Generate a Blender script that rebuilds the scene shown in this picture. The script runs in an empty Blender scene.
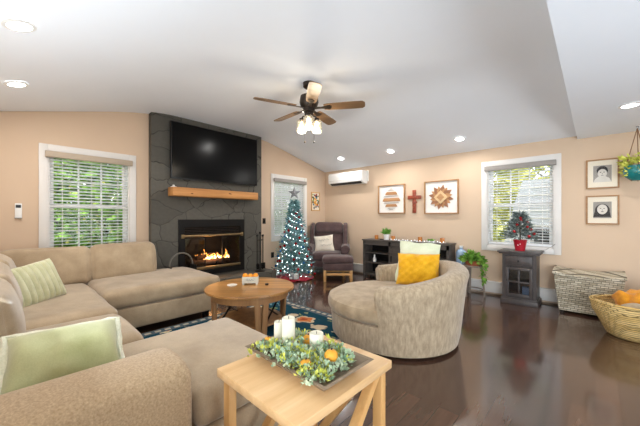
import bpy, bmesh, math, random
from mathutils import Vector, Matrix, noise
PI = math.pi
SC = bpy.context.scene
COL = SC.collection
random.seed(7)

# ------------------------------------------------------------------ camera
YAW = math.atan(275 / 292.0)
H = 1.25
cam_d = bpy.data.cameras.new('camera')
cam = bpy.data.objects.new('camera', cam_d)
COL.objects.link(cam)
cam.location = (0, 0, H)
cam.rotation_euler = (PI / 2, 0, YAW)
cam_d.sensor_width = 36
cam_d.lens = 292 / 640 * 36
cam_d.shift_y = 5 / 640
cam_d.clip_start = 0.05
SC.camera = cam

# ------------------------------------------------------------------ view, world, large lights
SC.view_settings.view_transform = 'Standard'
SC.view_settings.look = 'None'
SC.view_settings.gamma = 1
SC.view_settings.use_curve_mapping = False
SC.view_settings.exposure = 0.40

w = bpy.data.worlds.new('sky')
SC.world = w
w.use_nodes = True
wn = w.node_tree
bg = wn.nodes['Background']
bg.inputs['Color'].default_value = (0.86, 0.93, 1.0, 1)
bg.inputs['Strength'].default_value = 3.0


def area(name, loc, direction, sx, sy, power, col=(1, 1, 1)):
    d = bpy.data.lights.new(name, 'AREA')
    d.shape = 'RECTANGLE'
    d.size, d.size_y = sx, sy
    d.energy = power
    d.color = col
    o = bpy.data.objects.new(name, d)
    o.location = loc
    o.rotation_euler = Vector(direction).to_track_quat('-Z', 'Z').to_euler()
    COL.objects.link(o)
    return o


# two unseen area fills added behind the camera to brighten room and ceiling
area('fill_rear', (1.3, -2.95, 1.35), (-0.45, 1, 0.35), 2.6, 1.9, 210, (0.79, 0.905, 1))
area('fill_side', (2.75, 1.6, 1.3), (-1, 0.15, 0.40), 3.2, 1.7, 105, (0.79, 0.905, 1))
# added fill on the near wall, out of view, aimed up at the vault
area('fill_near', (-1.5, -0.30, 1.05), (0.0, 0.8, 1), 2.6, 0.8, 56, (0.79, 0.905, 1))


sd = bpy.data.lights.new('sun', 'SUN')
sd.energy = 4.0
sd.angle = math.radians(4)
sd.color = (1, 0.96, 0.86)
sun = bpy.data.objects.new('sun', sd)
sun.rotation_euler = Vector((-.70, .10, -.72)).to_track_quat('-Z', 'Y').to_euler()
COL.objects.link(sun)


# ------------------------------------------------------------------ materials
def lin(c):
    c = c / 255.0
    return c / 12.92 if c <= 0.04045 else ((c + 0.055) / 1.055) ** 2.4


def S(r, g, b):
    return (lin(r), lin(g), lin(b), 1)


class NT:
    def __init__(self, name):
        self.m = bpy.data.materials.new(name)
        self.m.use_nodes = True
        self.t = self.m.node_tree
        self.b = self.t.nodes['Principled BSDF']

    def n(self, typ, **kw):
        x = self.t.nodes.new(typ)
        for k, v in kw.items():
            setattr(x, k, v)
        return x

    def l(self, a, b):
        self.t.links.new(a, b)

    def coord(self, scale=(1, 1, 1), rot=(0, 0, 0), out='Object'):
        tc = self.n('ShaderNodeTexCoord')
        mp = self.n('ShaderNodeMapping')
        mp.inputs['Scale'].default_value = scale
        mp.inputs['Rotation'].default_value = rot
        self.l(tc.outputs[out], mp.inputs['Vector'])
        return mp.outputs['Vector']

    def noise(self, vec, scale, detail=4, rough=0.55):
        x = self.n('ShaderNodeTexNoise')
        x.inputs['Scale'].default_value = scale
        x.inputs['Detail'].default_value = detail
        x.inputs['Roughness'].default_value = rough
        self.l(vec, x.inputs['Vector'])
        return x.outputs['Fac']

    def ramp(self, fac, stops):
        r = self.n('ShaderNodeValToRGB')
        e = r.color_ramp.elements
        while len(e) < len(stops):
            e.new(0.5)
        for i, (p, c) in enumerate(stops):
            e[i].position = p
            e[i].color = c
        self.l(fac, r.inputs['Fac'])
        return r.outputs['Color']

    def mix(self, fac, a, b, mode='MIX'):
        x = self.n('ShaderNodeMix', data_type='RGBA', blend_type=mode)
        for s, v in ((x.inputs[0], fac), (x.inputs[6], a), (x.inputs[7], b)):
            if hasattr(v, 'is_linked'):
                self.l(v, s)
            else:
                s.default_value = v
        return x.outputs[2]

    def bump(self, h, strength, dist=0.01):
        x = self.n('ShaderNodeBump')
        x.inputs['Strength'].default_value = strength
        x.inputs['Distance'].default_value = dist
        self.l(h, x.inputs['Height'])
        self.l(x.outputs['Normal'], self.b.inputs['Normal'])

    def set(self, col=None, rough=None, metal=None, spec=None, emit=None, es=None):
        for k, v in (('Base Color', col), ('Roughness', rough), ('Metallic', metal), ('Specular IOR Level', spec),
                     ('Emission Color', emit), ('Emission Strength', es)):
            if v is None:
                continue
            if hasattr(v, 'is_linked'):
                self.l(v, self.b.inputs[k])
            else:
                self.b.inputs[k].default_value = v
        return self.m


def plain(name, c, rough=0.5, metal=0.0, spec=0.5, vary=0.08, vs=6, bump=0):
    t = NT(name)
    v = t.coord()
    f = t.noise(v, vs)
    lo = tuple(x * (1 - vary) for x in c[:3]) + (1,)
    hi = tuple(min(1, x * (1 + vary)) for x in c[:3]) + (1,)
    if bump:
        t.bump(t.noise(v, vs * 8), bump)
    return t.set(t.ramp(f, [(0.3, lo), (0.7, hi)]), rough, metal, spec)


def fabric(name, lo, hi, big=4, fine=160, rough=0.95, stretch=(1, 1, 1), bump=0.25, sheen=0.3):
    t = NT(name)
    v = t.coord(stretch)
    f = t.noise(v, big, 5, 0.6)
    g = t.noise(t.coord(), fine, 2)
    c = t.ramp(f, [(0.32, lo), (0.68, hi)])
    c = t.mix(0.25, c, t.ramp(g, [(0.3, (0.55, 0.55, 0.55, 1)), (0.7, (1, 1, 1, 1))]), 'MULTIPLY')
    t.bump(g, bump, 0.004)
    t.b.inputs['Sheen Weight'].default_value = sheen
    return t.set(c, rough, 0, 0.2)


def wood(name, lo, hi, axis=0, scale=6, rough=0.4, spec=0.4, plank=None, knots=False):
    t = NT(name)
    st = [1, 1, 1]
    st[axis] = 0.08
    v = t.coord(tuple(st))
    f = t.noise(v, scale * 3, 6, 0.65)
    c = t.ramp(f, [(0.3, lo), (0.7, hi)])
    if plank:
        rot = (0, 0, 0) if axis == 0 else (0, 0, PI / 2)
        b = t.n('ShaderNodeTexBrick')
        t.l(t.coord((1, 1, 1), rot), b.inputs['Vector'])
        b.inputs['Scale'].default_value = 1
        b.inputs['Brick Width'].default_value = plank[0]
        b.inputs['Row Height'].default_value = plank[1]
        b.inputs['Mortar Size'].default_value = 0.0022
        b.inputs['Color1'].default_value = (1, 1, 1, 1)
        b.inputs['Color2'].default_value = (plank[2],) * 3 + (1,)
        b.inputs['Mortar'].default_value = (plank[3],) * 3 + (1,)
        c = t.mix(1.0, c, b.outputs['Color'], 'MULTIPLY')
    if knots:
        vo = t.n('ShaderNodeTexVoronoi')
        vo.inputs['Scale'].default_value = 5
        t.l(t.coord((1.6, 1.0, 2.2)), vo.inputs['Vector'])
        k = t.ramp(vo.outputs['Distance'], [(0.06, (0.25, 0.16, 0.1, 1)), (0.14, (1, 1, 1, 1))])
        c = t.mix(1.0, c, k, 'MULTIPLY')
    return t.set(c, rough, 0, spec)


def emit(name, c, s):
    t = NT(name)
    return t.set(c, 0.5, emit=c, es=s)


def glass(name, tint=(1, 1, 1, 1), refl=0.08, rough=0.02):
    t = NT(name)
    tr = t.n('ShaderNodeBsdfTransparent')
    tr.inputs['Color'].default_value = tint
    gl = t.n('ShaderNodeBsdfGlossy')
    gl.inputs['Roughness'].default_value = rough
    mx = t.n('ShaderNodeMixShader')
    mx.inputs['Fac'].default_value = refl
    t.l(tr.outputs[0], mx.inputs[1])
    t.l(gl.outputs[0], mx.inputs[2])
    t.l(mx.outputs[0], t.t.nodes['Material Output'].inputs['Surface'])
    return t.m


def leafmat(name, lo, hi, scale=8, rough=0.6):
    t = NT(name)
    f = t.noise(t.coord(), scale, 3, 0.6)
    return t.set(t.ramp(f, [(0.3, lo), (0.7, hi)]), rough, 0, 0.1)


def mat_floor():
    t = NT('dark_plank_floor')
    b = t.n('ShaderNodeTexBrick')
    t.l(t.coord((1, 1, 1), (0, 0, PI / 2)), b.inputs['Vector'])
    b.inputs['Scale'].default_value = 1
    b.inputs['Brick Width'].default_value = 1.3
    b.inputs['Row Height'].default_value = 0.125
    b.inputs['Mortar Size'].default_value = 0.0015
    b.inputs['Bias'].default_value = 0.0
    b.inputs['Color1'].default_value = S(98, 70, 56)
    b.inputs['Color2'].default_value = S(76, 54, 45)
    b.inputs['Mortar'].default_value = S(30, 21, 18)
    f = t.noise(t.coord((1, 0.07, 1)), 22, 5, 0.6)
    c = t.mix(1.0, b.outputs['Color'], t.ramp(f, [(0.25, (0.62, 0.6, 0.6, 1)), (0.75, (1, 1, 1, 1))]), 'MULTIPLY')
    r = t.ramp(t.noise(t.coord((1, 0.3, 1)), 5), [(0.3, (0.13, 0.13, 0.13, 1)), (0.7, (0.22, 0.22, 0.22, 1))])
    t.bump(b.outputs['Fac'], 0.15, 0.002)
    t.b.inputs['Coat Weight'].default_value = 0.6
    t.b.inputs['Coat Roughness'].default_value = 0.09
    return t.set(c, r, 0, 0.5)


def mat_stone():
    t = NT('charcoal_painted_stone')
    v = t.coord((1, 1, 1.25))
    dn = t.n('ShaderNodeTexNoise')
    dn.inputs['Scale'].default_value = 3.5
    t.l(v, dn.inputs['Vector'])
    va = t.n('ShaderNodeVectorMath', operation='MULTIPLY_ADD')
    t.l(dn.outputs['Color'], va.inputs[0])
    va.inputs[1].default_value = (0.22, 0.22, 0.22)
    t.l(v, va.inputs[2])
    vo = t.n('ShaderNodeTexVoronoi', feature='DISTANCE_TO_EDGE')
    vo.inputs['Scale'].default_value = 2.6
    t.l(va.outputs[0], vo.inputs['Vector'])
    vc = t.n('ShaderNodeTexVoronoi')
    vc.inputs['Scale'].default_value = 2.6
    t.l(va.outputs[0], vc.inputs['Vector'])
    seam = t.ramp(vo.outputs['Distance'], [(0.006, (0.2, 0.2, 0.2, 1)), (0.014, (1, 1, 1, 1))])
    base = t.ramp(vc.outputs['Color'], [(0.0, S(80, 77, 70)), (1.0, S(98, 95, 87))])
    n = t.noise(v, 18, 5)
    base = t.mix(0.5, base, t.ramp(n, [(0.3, (0.7, 0.7, 0.7, 1)), (0.7, (1, 1, 1, 1))]), 'MULTIPLY')
    h = t.ramp(vo.outputs['Distance'], [(0.0, (0, 0, 0, 1)), (0.06, (1, 1, 1, 1))])
    t.bump(h, 0.35, 0.01)
    return t.set(t.mix(1.0, base, seam, 'MULTIPLY'), 0.6, 0, 0.35)


def mat_weave(name, lo, hi, su, sv):
    t = NT(name)
    v = t.coord()
    w1 = t.n('ShaderNodeTexBrick')
    sep = t.n('ShaderNodeSeparateXYZ')
    t.l(v, sep.inputs[0])
    add = t.n('ShaderNodeMath', operation='ADD')
    t.l(sep.outputs[0], add.inputs[0])
    t.l(sep.outputs[1], add.inputs[1])
    cmb = t.n('ShaderNodeCombineXYZ')
    t.l(add.outputs[0], cmb.inputs[0])
    t.l(sep.outputs[2], cmb.inputs[1])
    t.l(cmb.outputs[0], w1.inputs['Vector'])
    w1.inputs['Scale'].default_value = 1
    w1.inputs['Brick Width'].default_value = su
    w1.inputs['Row Height'].default_value = sv
    w1.inputs['Mortar Size'].default_value = sv * 0.13
    w1.inputs['Mortar Smooth'].default_value = 0.6
    w1.inputs['Color1'].default_value = hi
    w1.inputs['Color2'].default_value = lo
    w1.inputs['Mortar'].default_value = tuple(x * 0.3 for x in lo[:3]) + (1,)
    c = t.mix(0.5, w1.outputs['Color'], t.ramp(t.noise(v, 30), [(0.3, (0.6, 0.6, 0.6, 1)), (0.7, (1, 1, 1, 1))]), 'MULTIPLY')
    inv = t.n('ShaderNodeMath', operation='SUBTRACT')
    inv.inputs[0].default_value = 1
    t.l(w1.outputs['Fac'], inv.inputs[1])
    t.bump(inv.outputs[0], 0.8, 0.008)
    return t.set(c, 0.7, 0, 0.25)


def mat_rug():
    t = NT('teal_floral_rug_pile')
    v = t.coord()
    vo = t.n('ShaderNodeTexVoronoi')
    vo.inputs['Scale'].default_value = 2.8
    vo.inputs['Randomness'].default_value = 0.75
    dn = t.n('ShaderNodeTexNoise')
    dn.inputs['Scale'].default_value = 9
    t.l(v, dn.inputs['Vector'])
    va = t.n('ShaderNodeVectorMath', operation='MULTIPLY_ADD')
    t.l(dn.outputs['Color'], va.inputs[0])
    va.inputs[1].default_value = (0.16, 0.16, 0)
    t.l(v, va.inputs[2])
    t.l(va.outputs[0], vo.inputs['Vector'])
    teal, cream, org, red, lb = S(24, 66, 82), S(206, 190, 160), S(205, 120, 70), S(150, 58, 48), S(110, 150, 160)
    rings = t.ramp(vo.outputs['Distance'], [(0.0, red), (0.10, red), (0.12, org), (0.24, org), (0.26, cream), (0.33, cream), (0.35, teal), (1.0, teal)])
    v2 = t.n('ShaderNodeTexVoronoi')
    v2.inputs['Scale'].default_value = 1.0
    m2 = t.n('ShaderNodeMapping')
    m2.inputs['Rotation'].default_value = (0, 0, 0.6)
    m2.inputs['Scale'].default_value = (5.0, 11.0, 1)
    t.l(va.outputs[0], m2.inputs['Vector'])
    t.l(m2.outputs['Vector'], v2.inputs['Vector'])
    vine = t.ramp(v2.outputs['Distance'], [(0.20, (1, 1, 1, 1)), (0.26, (1, 1, 1, 1)), (0.30, (0, 0, 0, 1)), (1.0, (0, 0, 0, 1))])
    lb = t.ramp(v2.outputs['Color'], [(0.3, lb), (0.5, cream), (0.72, S(120, 140, 90))])
    far = t.ramp(vo.outputs['Distance'], [(0.34, (0, 0, 0, 1)), (0.36, (1, 1, 1, 1))])
    vm = t.mix(1.0, vine, far, 'MULTIPLY')
    c = t.mix(vm, rings, lb)
    t.bump(t.noise(v, 250, 2), 0.4, 0.004)
    return t.set(c, 0.95, 0, 0.1)


M = {}
M['peach'] = plain('peach_wall_paint', S(212, 187, 161), 0.75, spec=0.25, vary=0.015, vs=3)
M['ceil'] = plain('white_ceiling_paint', S(243, 247, 253), 0.85, spec=0.2, vary=0.01, vs=2)
M['white'] = plain('white_trim_paint', S(224, 220, 215), 0.45, vary=0.02)
M['blind'] = plain('white_blind_slats', S(244, 245, 248), 0.4, vary=0.02)
M['valance'] = plain('taupe_valance', S(178, 162, 142), 0.6, vary=0.04)
M['valgrey'] = plain('grey_valance', S(150, 144, 138), 0.6, vary=0.04)
M['floor'] = mat_floor()
M['stone'] = mat_stone()
M['sofa'] = fabric('tan_microfiber', S(158, 137, 110), S(189, 168, 139), 3.5, 140, sheen=0.4)
M['sofa_dark'] = fabric('tan_microfiber_outer', S(160, 134, 102), S(194, 168, 134), 120, 210, sheen=0.2)
M['chen'] = fabric('beige_chenille', S(150, 131, 106), S(190, 170, 142), 42, 120, stretch=(1, 1, 0.25), bump=0.4)
M['chen_top'] = fabric('beige_chenille_cushion', S(158, 138, 110), S(188, 166, 136), 9, 130, bump=0.3)
M['plum'] = fabric('brown_plum_upholstery', S(78, 60, 60), S(100, 80, 78), 6, 150)
M['sage'] = fabric('sage_plush', S(194, 194, 154), S(218, 217, 182), 9, 160, sheen=0.5)
M['velvet'] = fabric('sage_velvet', S(168, 172, 118), S(204, 206, 156), 3, 200, rough=0.6, bump=0.08, sheen=0.6)
M['fuzz'] = fabric('cream_fleece_trim', S(226, 226, 198), S(240, 240, 220), 30, 120)
M['mint'] = fabric('pale_green_cloth', S(214, 220, 188), S(230, 234, 208), 7, 160)
M['mustard'] = fabric('mustard_knit', S(222, 160, 20), S(248, 190, 44), 9, 120, bump=0.5)
M['cream'] = fabric('cream_printed_cloth', S(226, 214, 196), S(240, 230, 214), 8, 160)
M['oak'] = wood('light_oak', S(206, 163, 112), S(228, 191, 143), 1, 5, 0.38)
M['oakleg'] = wood('light_oak_leg', S(196, 146, 88), S(222, 176, 116), 2, 5, 0.4)
M['honey'] = wood('honey_plank', S(160, 106, 54), S(216, 162, 98), 0, 4, 0.3, plank=(3, 0.10, 0.6, 0.4))
M['honeyleg'] = wood('honey_leg', S(132, 92, 56), S(176, 130, 84), 2, 5, 0.4)
M['mantel'] = wood('knotty_pine_beam', S(172, 114, 60), S(212, 154, 92), 1, 4, 0.55, knots=True)
M['frame'] = wood('walnut_frame', S(150, 110, 72), S(182, 140, 96), 0, 6, 0.45)
M['tray'] = wood('weathered_tray', S(104, 88, 70), S(150, 130, 106), 0, 6, 0.6)
M['greywood'] = wood('charcoal_oak', S(66, 60, 56), S(94, 87, 81), 0, 5, 0.45)
M['darkcab'] = wood('slate_painted_wood', S(66, 60, 58), S(84, 77, 75), 2, 5, 0.4)
M['standwood'] = wood('grey_stand_wood', S(110, 98, 88), S(150, 136, 122), 2, 6, 0.5)
M['fanwood'] = wood('fan_walnut', S(92, 70, 50), S(146, 114, 82), 0, 5, 0.32)
M['bronze'] = plain('dark_bronze', S(64, 56, 50), 0.35, 0.8)
M['black'] = plain('black_metal', S(26, 25, 25), 0.4, 0.6)
M['tvblack'] = plain('screen_glass_black', S(8, 8, 9), 0.2, 0, 0.16, vary=0.01)
M['tvframe'] = plain('screen_bezel', S(18, 18, 19), 0.4)
M['brass'] = plain('antique_brass', S(146, 124, 88), 0.38, 0.8)
M['soot'] = plain('sooty_firebrick', S(34, 31, 29), 0.9, vary=0.3, vs=9)
M['bark'] = plain('charred_bark', S(74, 52, 38), 0.9, vary=0.35, vs=14)
M['flame'] = emit('flame_orange', (1.0, 0.42, 0.08, 1), 2.5)
M['flamecore'] = emit('flame_yellow', (1.0, 0.78, 0.36, 1), 5)
M['lens'] = emit('lamp_lens', (1, 0.98, 0.94, 1), 9)
M['bulb'] = emit('warm_bulb', (1, 0.78, 0.45, 1), 3.5)
M['fairy'] = emit('fairy_light_white', (0.8, 0.95, 1, 1), 9)
M['fairysoft'] = emit('fairy_light_soft', (0.9, 0.95, 1, 1), 1.5)
M['pewter'] = plain('pewter_metal', S(112, 108, 100), 0.4, 0.5)
M['shade'] = glass('seeded_glass_shade', (0.97, 0.95, 0.9, 1), 0.16, 0.25)
M['pane'] = glass('window_glass', (1, 1, 1, 1), 0.006)
M['smoke'] = glass('fireplace_glass', (0.75, 0.72, 0.7, 1), 0.05)
M['cabglass'] = glass('cabinet_glass', (0.75, 0.8, 0.85, 1), 0.10)
M['amber'] = plain('amber_glass', S(206, 132, 66), 0.15, 0, 0.6, vary=0.2)
M['plastic'] = plain('white_plastic', S(238, 237, 234), 0.35, vary=0.01)
M['darkgap'] = plain('dark_louver', S(40, 40, 42), 0.5)
M['needle'] = leafmat('blue_green_needles', S(36, 88, 92), S(160, 204, 206), 24)
M['silver'] = plain('silver_glitter', S(150, 151, 156), 0.45, 0.4, vary=0.2, vs=30)
M['redorn'] = plain('red_bauble_gloss', S(170, 28, 34), 0.2, 0.2)
M['blueorn'] = plain('blue_bauble_gloss', S(60, 120, 170), 0.2, 0.3)
M['skirt'] = fabric('crimson_felt', S(150, 16, 40), S(188, 30, 56), 9, 150)
M['leaf'] = leafmat('green_leaf', S(64, 118, 44), S(150, 190, 84), 14)
M['grassleaf'] = leafmat('bright_green_leaf', S(70, 130, 50), S(140, 190, 90), 20)
M['succ'] = leafmat('pale_succulent', S(104, 144, 108), S(216, 226, 194), 26)
M['succy'] = leafmat('yellow_green_sprig', S(164, 176, 50), S(226, 222, 120), 26)
M['gourd'] = plain('orange_gourd', S(226, 158, 44), 0.5, vary=0.12, vs=16)
M['orange'] = plain('orange_peel', S(244, 156, 36), 0.45, vary=0.06, vs=30, bump=0.1)
M['boxgrey'] = plain('weathered_white_paint', S(206, 204, 190), 0.7, vary=0.12, vs=20)
M['wax'] = plain('ivory_wax', S(226, 222, 200), 0.5, vary=0.02)
M['wick'] = plain('black_wick', S(40, 34, 30), 0.9)
M['terra'] = plain('terracotta', S(150, 84, 54), 0.6, vary=0.1)
M['teal'] = plain('teal_glaze', S(28, 112, 112), 0.2, vary=0.35, vs=14)
M['redpot'] = plain('red_pot', S(178, 26, 44), 0.35, vary=0.05)
M['frost'] = leafmat('frosted_needles', S(30, 46, 40), S(170, 182, 178), 34)
M['rope'] = plain('brown_cord', S(120, 86, 60), 0.9)
M['wicker'] = mat_weave('grey_wicker', S(178, 166, 142), S(226, 216, 194), 0.07, 0.026)
M['tanwick'] = mat_weave('tan_wicker', S(216, 178, 108), S(240, 208, 144), 0.035, 0.02)
M['orangeknit'] = fabric('orange_throw', S(196, 122, 20), S(230, 158, 42), 12, 90, bump=0.6)
M['towel'] = fabric('white_towel', S(234, 232, 226), S(246, 244, 240), 12, 120)
M['rug'] = mat_rug()
M['rugedge'] = fabric('navy_rug_border', S(26, 58, 74), S(40, 76, 90), 8, 150)
M['cream_rug'] = fabric('cream_rug_motif', S(196, 184, 160), S(214, 202, 180), 8, 150)
M['mosaic'] = plain('red_brown_mosaic', S(150, 72, 50), 0.4, vary=0.5, vs=26)
M['matboard'] = plain('cream_mat_board', S(232, 222, 202), 0.8, vary=0.02)
M['canvas'] = plain('white_backing_board', S(240, 236, 230), 0.8, vary=0.02)
M['photo_dark'] = plain('photo_grey_dark', S(70, 66, 62), 0.6, vary=0.25, vs=12)
M['photo_mid'] = plain('photo_grey_mid', S(150, 144, 136), 0.6, vary=0.12, vs=12)
M['photo_light'] = plain('photo_grey_light', S(210, 204, 194), 0.6, vary=0.06, vs=12)
M['photo_black'] = plain('photo_black', S(38, 35, 33), 0.6, vary=0.2, vs=20)
M['inlay1'] = wood('inlay_tan', S(174, 126, 84), S(202, 154, 108), 0, 8, 0.5)
M['inlay2'] = wood('inlay_brown', S(140, 94, 66), S(172, 122, 88), 0, 8, 0.5)
M['inlay3'] = wood('inlay_pale', S(210, 176, 128), S(228, 198, 154), 0, 8, 0.5)
M['inlaygrey'] = wood('inlay_grey', S(170, 160, 152), S(196, 186, 178), 0, 8, 0.5)
M['water'] = plain('blue_water_jug', S(158, 184, 212), 0.12, vary=0.15)
M['siding'] = plain('white_siding', S(168, 170, 174), 0.7, vary=0.03)
M['grass'] = plain('lawn_grass', S(92, 120, 62), 0.95, vary=0.25, vs=2)
M['hedge'] = leafmat('hedge_green', S(70, 118, 44), S(168, 204, 92), 3)
M['hedgeleaf'] = leafmat('hedge_leaf', S(60, 112, 40), S(160, 200, 92), 9)
M['hedge2'] = leafmat('autumn_green', S(140, 150, 66), S(222, 214, 120), 3)
M['trunk'] = plain('tree_bark', S(88, 72, 58), 0.9, vary=0.3, vs=8)
M['paper'] = plain('gift_paper_white', S(226, 226, 224), 0.5, vary=0.08)


# ------------------------------------------------------------------ shape helpers
def tag(o, label=None, cat=None, group=None, kind=None):
    if label: o['label'] = label
    if cat: o['category'] = cat
    if group: o['group'] = group
    if kind: o['kind'] = kind
    return o


def thing(name, label, cat, loc=(0, 0, 0), rz=0, group=None):
    o = bpy.data.objects.new(name, None)
    COL.objects.link(o)
    o.location = loc
    o.rotation_euler = (0, 0, rz)
    o.empty_display_size = 0.1
    return tag(o, label, cat, group)


def link(name, bm, mat, parent=None, loc=None, smooth=True, world=False, rz=0):
    """world: the bmesh is in world coordinates, move it into the parent's frame / the object's own base."""
    if world and parent is not None:
        p = parent
        m = Matrix.Translation(p.location) @ Matrix.Rotation(p.rotation_euler.z, 4, 'Z')
        bm.transform(m.inverted())
    if world and parent is None and loc is not None:
        bm.transform(Matrix.Translation(-Vector(loc)))
    bmesh.ops.recalc_face_normals(bm, faces=bm.faces)
    me = bpy.data.meshes.new(name)
    bm.to_mesh(me)
    bm.free()
    mats = mat if isinstance(mat, (list, tuple)) else [mat]
    for m_ in mats:
        me.materials.append(M[m_])
    if smooth:
        me.polygons.foreach_set('use_smooth', [True] * len(me.polygons))
        try:
            me.set_sharp_from_angle(angle=math.radians(40))
        except Exception:
            pass
    o = bpy.data.objects.new(name, me)
    COL.objects.link(o)
    if parent is not None:
        o.parent = parent
    elif loc is not None:
        o.location = loc
        o.rotation_euler = (0, 0, rz)
    return o


def struct(name, bm, mat, **k):
    o = link(name, bm, mat, **k)
    if o.parent is None:
        o['kind'] = 'structure'
    return o


def B():
    return bmesh.new()


def box(bm, x0, x1, y0, y1, z0, z1, bev=0, mi=0, seg=2):
    r = bmesh.ops.create_cube(bm, size=1)
    vs = r['verts']
    for v in vs:
        v.co = Vector(((x0 + x1) / 2 + v.co.x * (x1 - x0), (y0 + y1) / 2 + v.co.y * (y1 - y0), (z0 + z1) / 2 + v.co.z * (z1 - z0)))
    fs = set(f for v in vs for f in v.link_faces)
    for f in fs: f.material_index = mi
    if bev:
        es = list(set(e for v in vs for e in v.link_edges))
        bmesh.ops.bevel(bm, geom=es, offset=bev, segments=seg, affect='EDGES', profile=0.5)
    return bm


def obox(bm, c, dims, mat3, bev=0, mi=0):
    """box of given dims at centre c with a rotation matrix"""
    r = bmesh.ops.create_cube(bm, size=1)
    vs = r['verts']
    for f in set(f for v in vs for f in v.link_faces): f.material_index = mi
    for v in vs:
        v.co = Vector(c) + mat3 @ Vector((v.co.x * dims[0], v.co.y * dims[1], v.co.z * dims[2]))
    if bev:
        bmesh.ops.bevel(bm, geom=list(set(e for v in vs for e in v.link_edges)), offset=bev, segments=2, affect='EDGES')
    return bm


def bar(bm, p0, p1, wx, wy, bev=0, up=(0, 0, 1), mi=0):
    p0, p1 = Vector(p0), Vector(p1)
    d = (p1 - p0)
    L = d.length
    z = d.normalized()
    u = Vector(up)
    if abs(z.dot(u)) > 0.95: u = Vector((1, 0, 0)) if abs(z.x) < 0.9 else Vector((0, 1, 0))
    x = u.cross(z).normalized()
    y = z.cross(x)
    m3 = Matrix((x, y, z)).transposed()
    return obox(bm, (p0 + p1) / 2, (wx, wy, L), m3, bev, mi)


def tube(bm, pts, r, seg=8, closed=False, taper=None, mi=0):
    pts = [Vector(p) for p in pts]
    n = len(pts)
    rings = []
    for i, p in enumerate(pts):
        a = pts[(i - 1) % n] if (closed or i > 0) else p
        b = pts[(i + 1) % n] if (closed or i < n - 1) else p
        t = (b - a).normalized()
        u = Vector((0, 0, 1)) if abs(t.z) < 0.9 else Vector((1, 0, 0))
        x = u.cross(t).normalized()
        y = t.cross(x)
        rr = r if taper is None else r * taper[i]
        rings.append([bm.verts.new(p + x * rr * math.cos(2 * PI * k / seg) + y * rr * math.sin(2 * PI * k / seg)) for k in range(seg)])
    for i in range(n if closed else n - 1):
        A, C = rings[i], rings[(i + 1) % n]
        for k in range(seg):
            f = bm.faces.new((A[k], A[(k + 1) % seg], C[(k + 1) % seg], C[k]))
            f.material_index = mi
    if not closed:
        bm.faces.new(rings[0][::-1]).material_index = mi
        bm.faces.new(rings[-1]).material_index = mi
    return bm


def lathe(bm, prof, c=(0, 0, 0), seg=24, cap=True, sx=1, sy=1, mi=0):
    rings = []
    for r, z in prof:
        if r < 1e-5:
            rings.append([bm.verts.new((c[0], c[1], c[2] + z))])
        else:
            rings.append([bm.verts.new((c[0] + sx * r * math.cos(2 * PI * k / seg), c[1] + sy * r * math.sin(2 * PI * k / seg), c[2] + z)) for k in range(seg)])
    for A, C in zip(rings, rings[1:]):
        for k in range(seg):
            k2 = (k + 1) % seg
            if len(A) == 1 and len(C) == 1: continue
            if len(A) == 1: f = bm.faces.new((A[0], C[k], C[k2]))
            elif len(C) == 1: f = bm.faces.new((A[k], A[k2], C[0]))
            else: f = bm.faces.new((A[k], A[k2], C[k2], C[k]))
            f.material_index = mi
    if cap:
        if len(rings[0]) > 1: bm.faces.new(rings[0][::-1]).material_index = mi
        if len(rings[-1]) > 1: bm.faces.new(rings[-1]).material_index = mi
    return bm


def ball(bm, c, r, seg=12, sz=1.0, mi=0):
    n = max(4, seg // 2)
    prof = [(r * math.sin(PI * i / n), -r * sz * math.cos(PI * i / n)) for i in range(n + 1)]
    prof[0] = (0, -r * sz); prof[-1] = (0, r * sz)
    return lathe(bm, prof, c, seg, mi=mi)


def prism(bm, poly, axis, a, b, mi=0, bev=0, seg=3):
    """polygon of 2-D points extruded along an axis (0 x: pts are y,z; 1 y: pts are x,z; 2 z: pts are x,y)"""
    def P(p, t):
        return (t, p[0], p[1]) if axis == 0 else ((p[0], t, p[1]) if axis == 1 else (p[0], p[1], t))
    A = [bm.verts.new(P(p, a)) for p in poly]
    C = [bm.verts.new(P(p, b)) for p in poly]
    fs = [bm.faces.new(A), bm.faces.new(C[::-1])]
    n = len(poly)
    for i in range(n):
        fs.append(bm.faces.new((A[i], C[i], C[(i + 1) % n], A[(i + 1) % n])))
    for f in fs: f.material_index = mi
    if bev:
        es = list(set(e for f in fs for e in f.edges))
        bmesh.ops.recalc_face_normals(bm, faces=fs)
        bmesh.ops.bevel(bm, geom=es, offset=bev, segments=seg, affect='EDGES', profile=0.5)
    return bm


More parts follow.
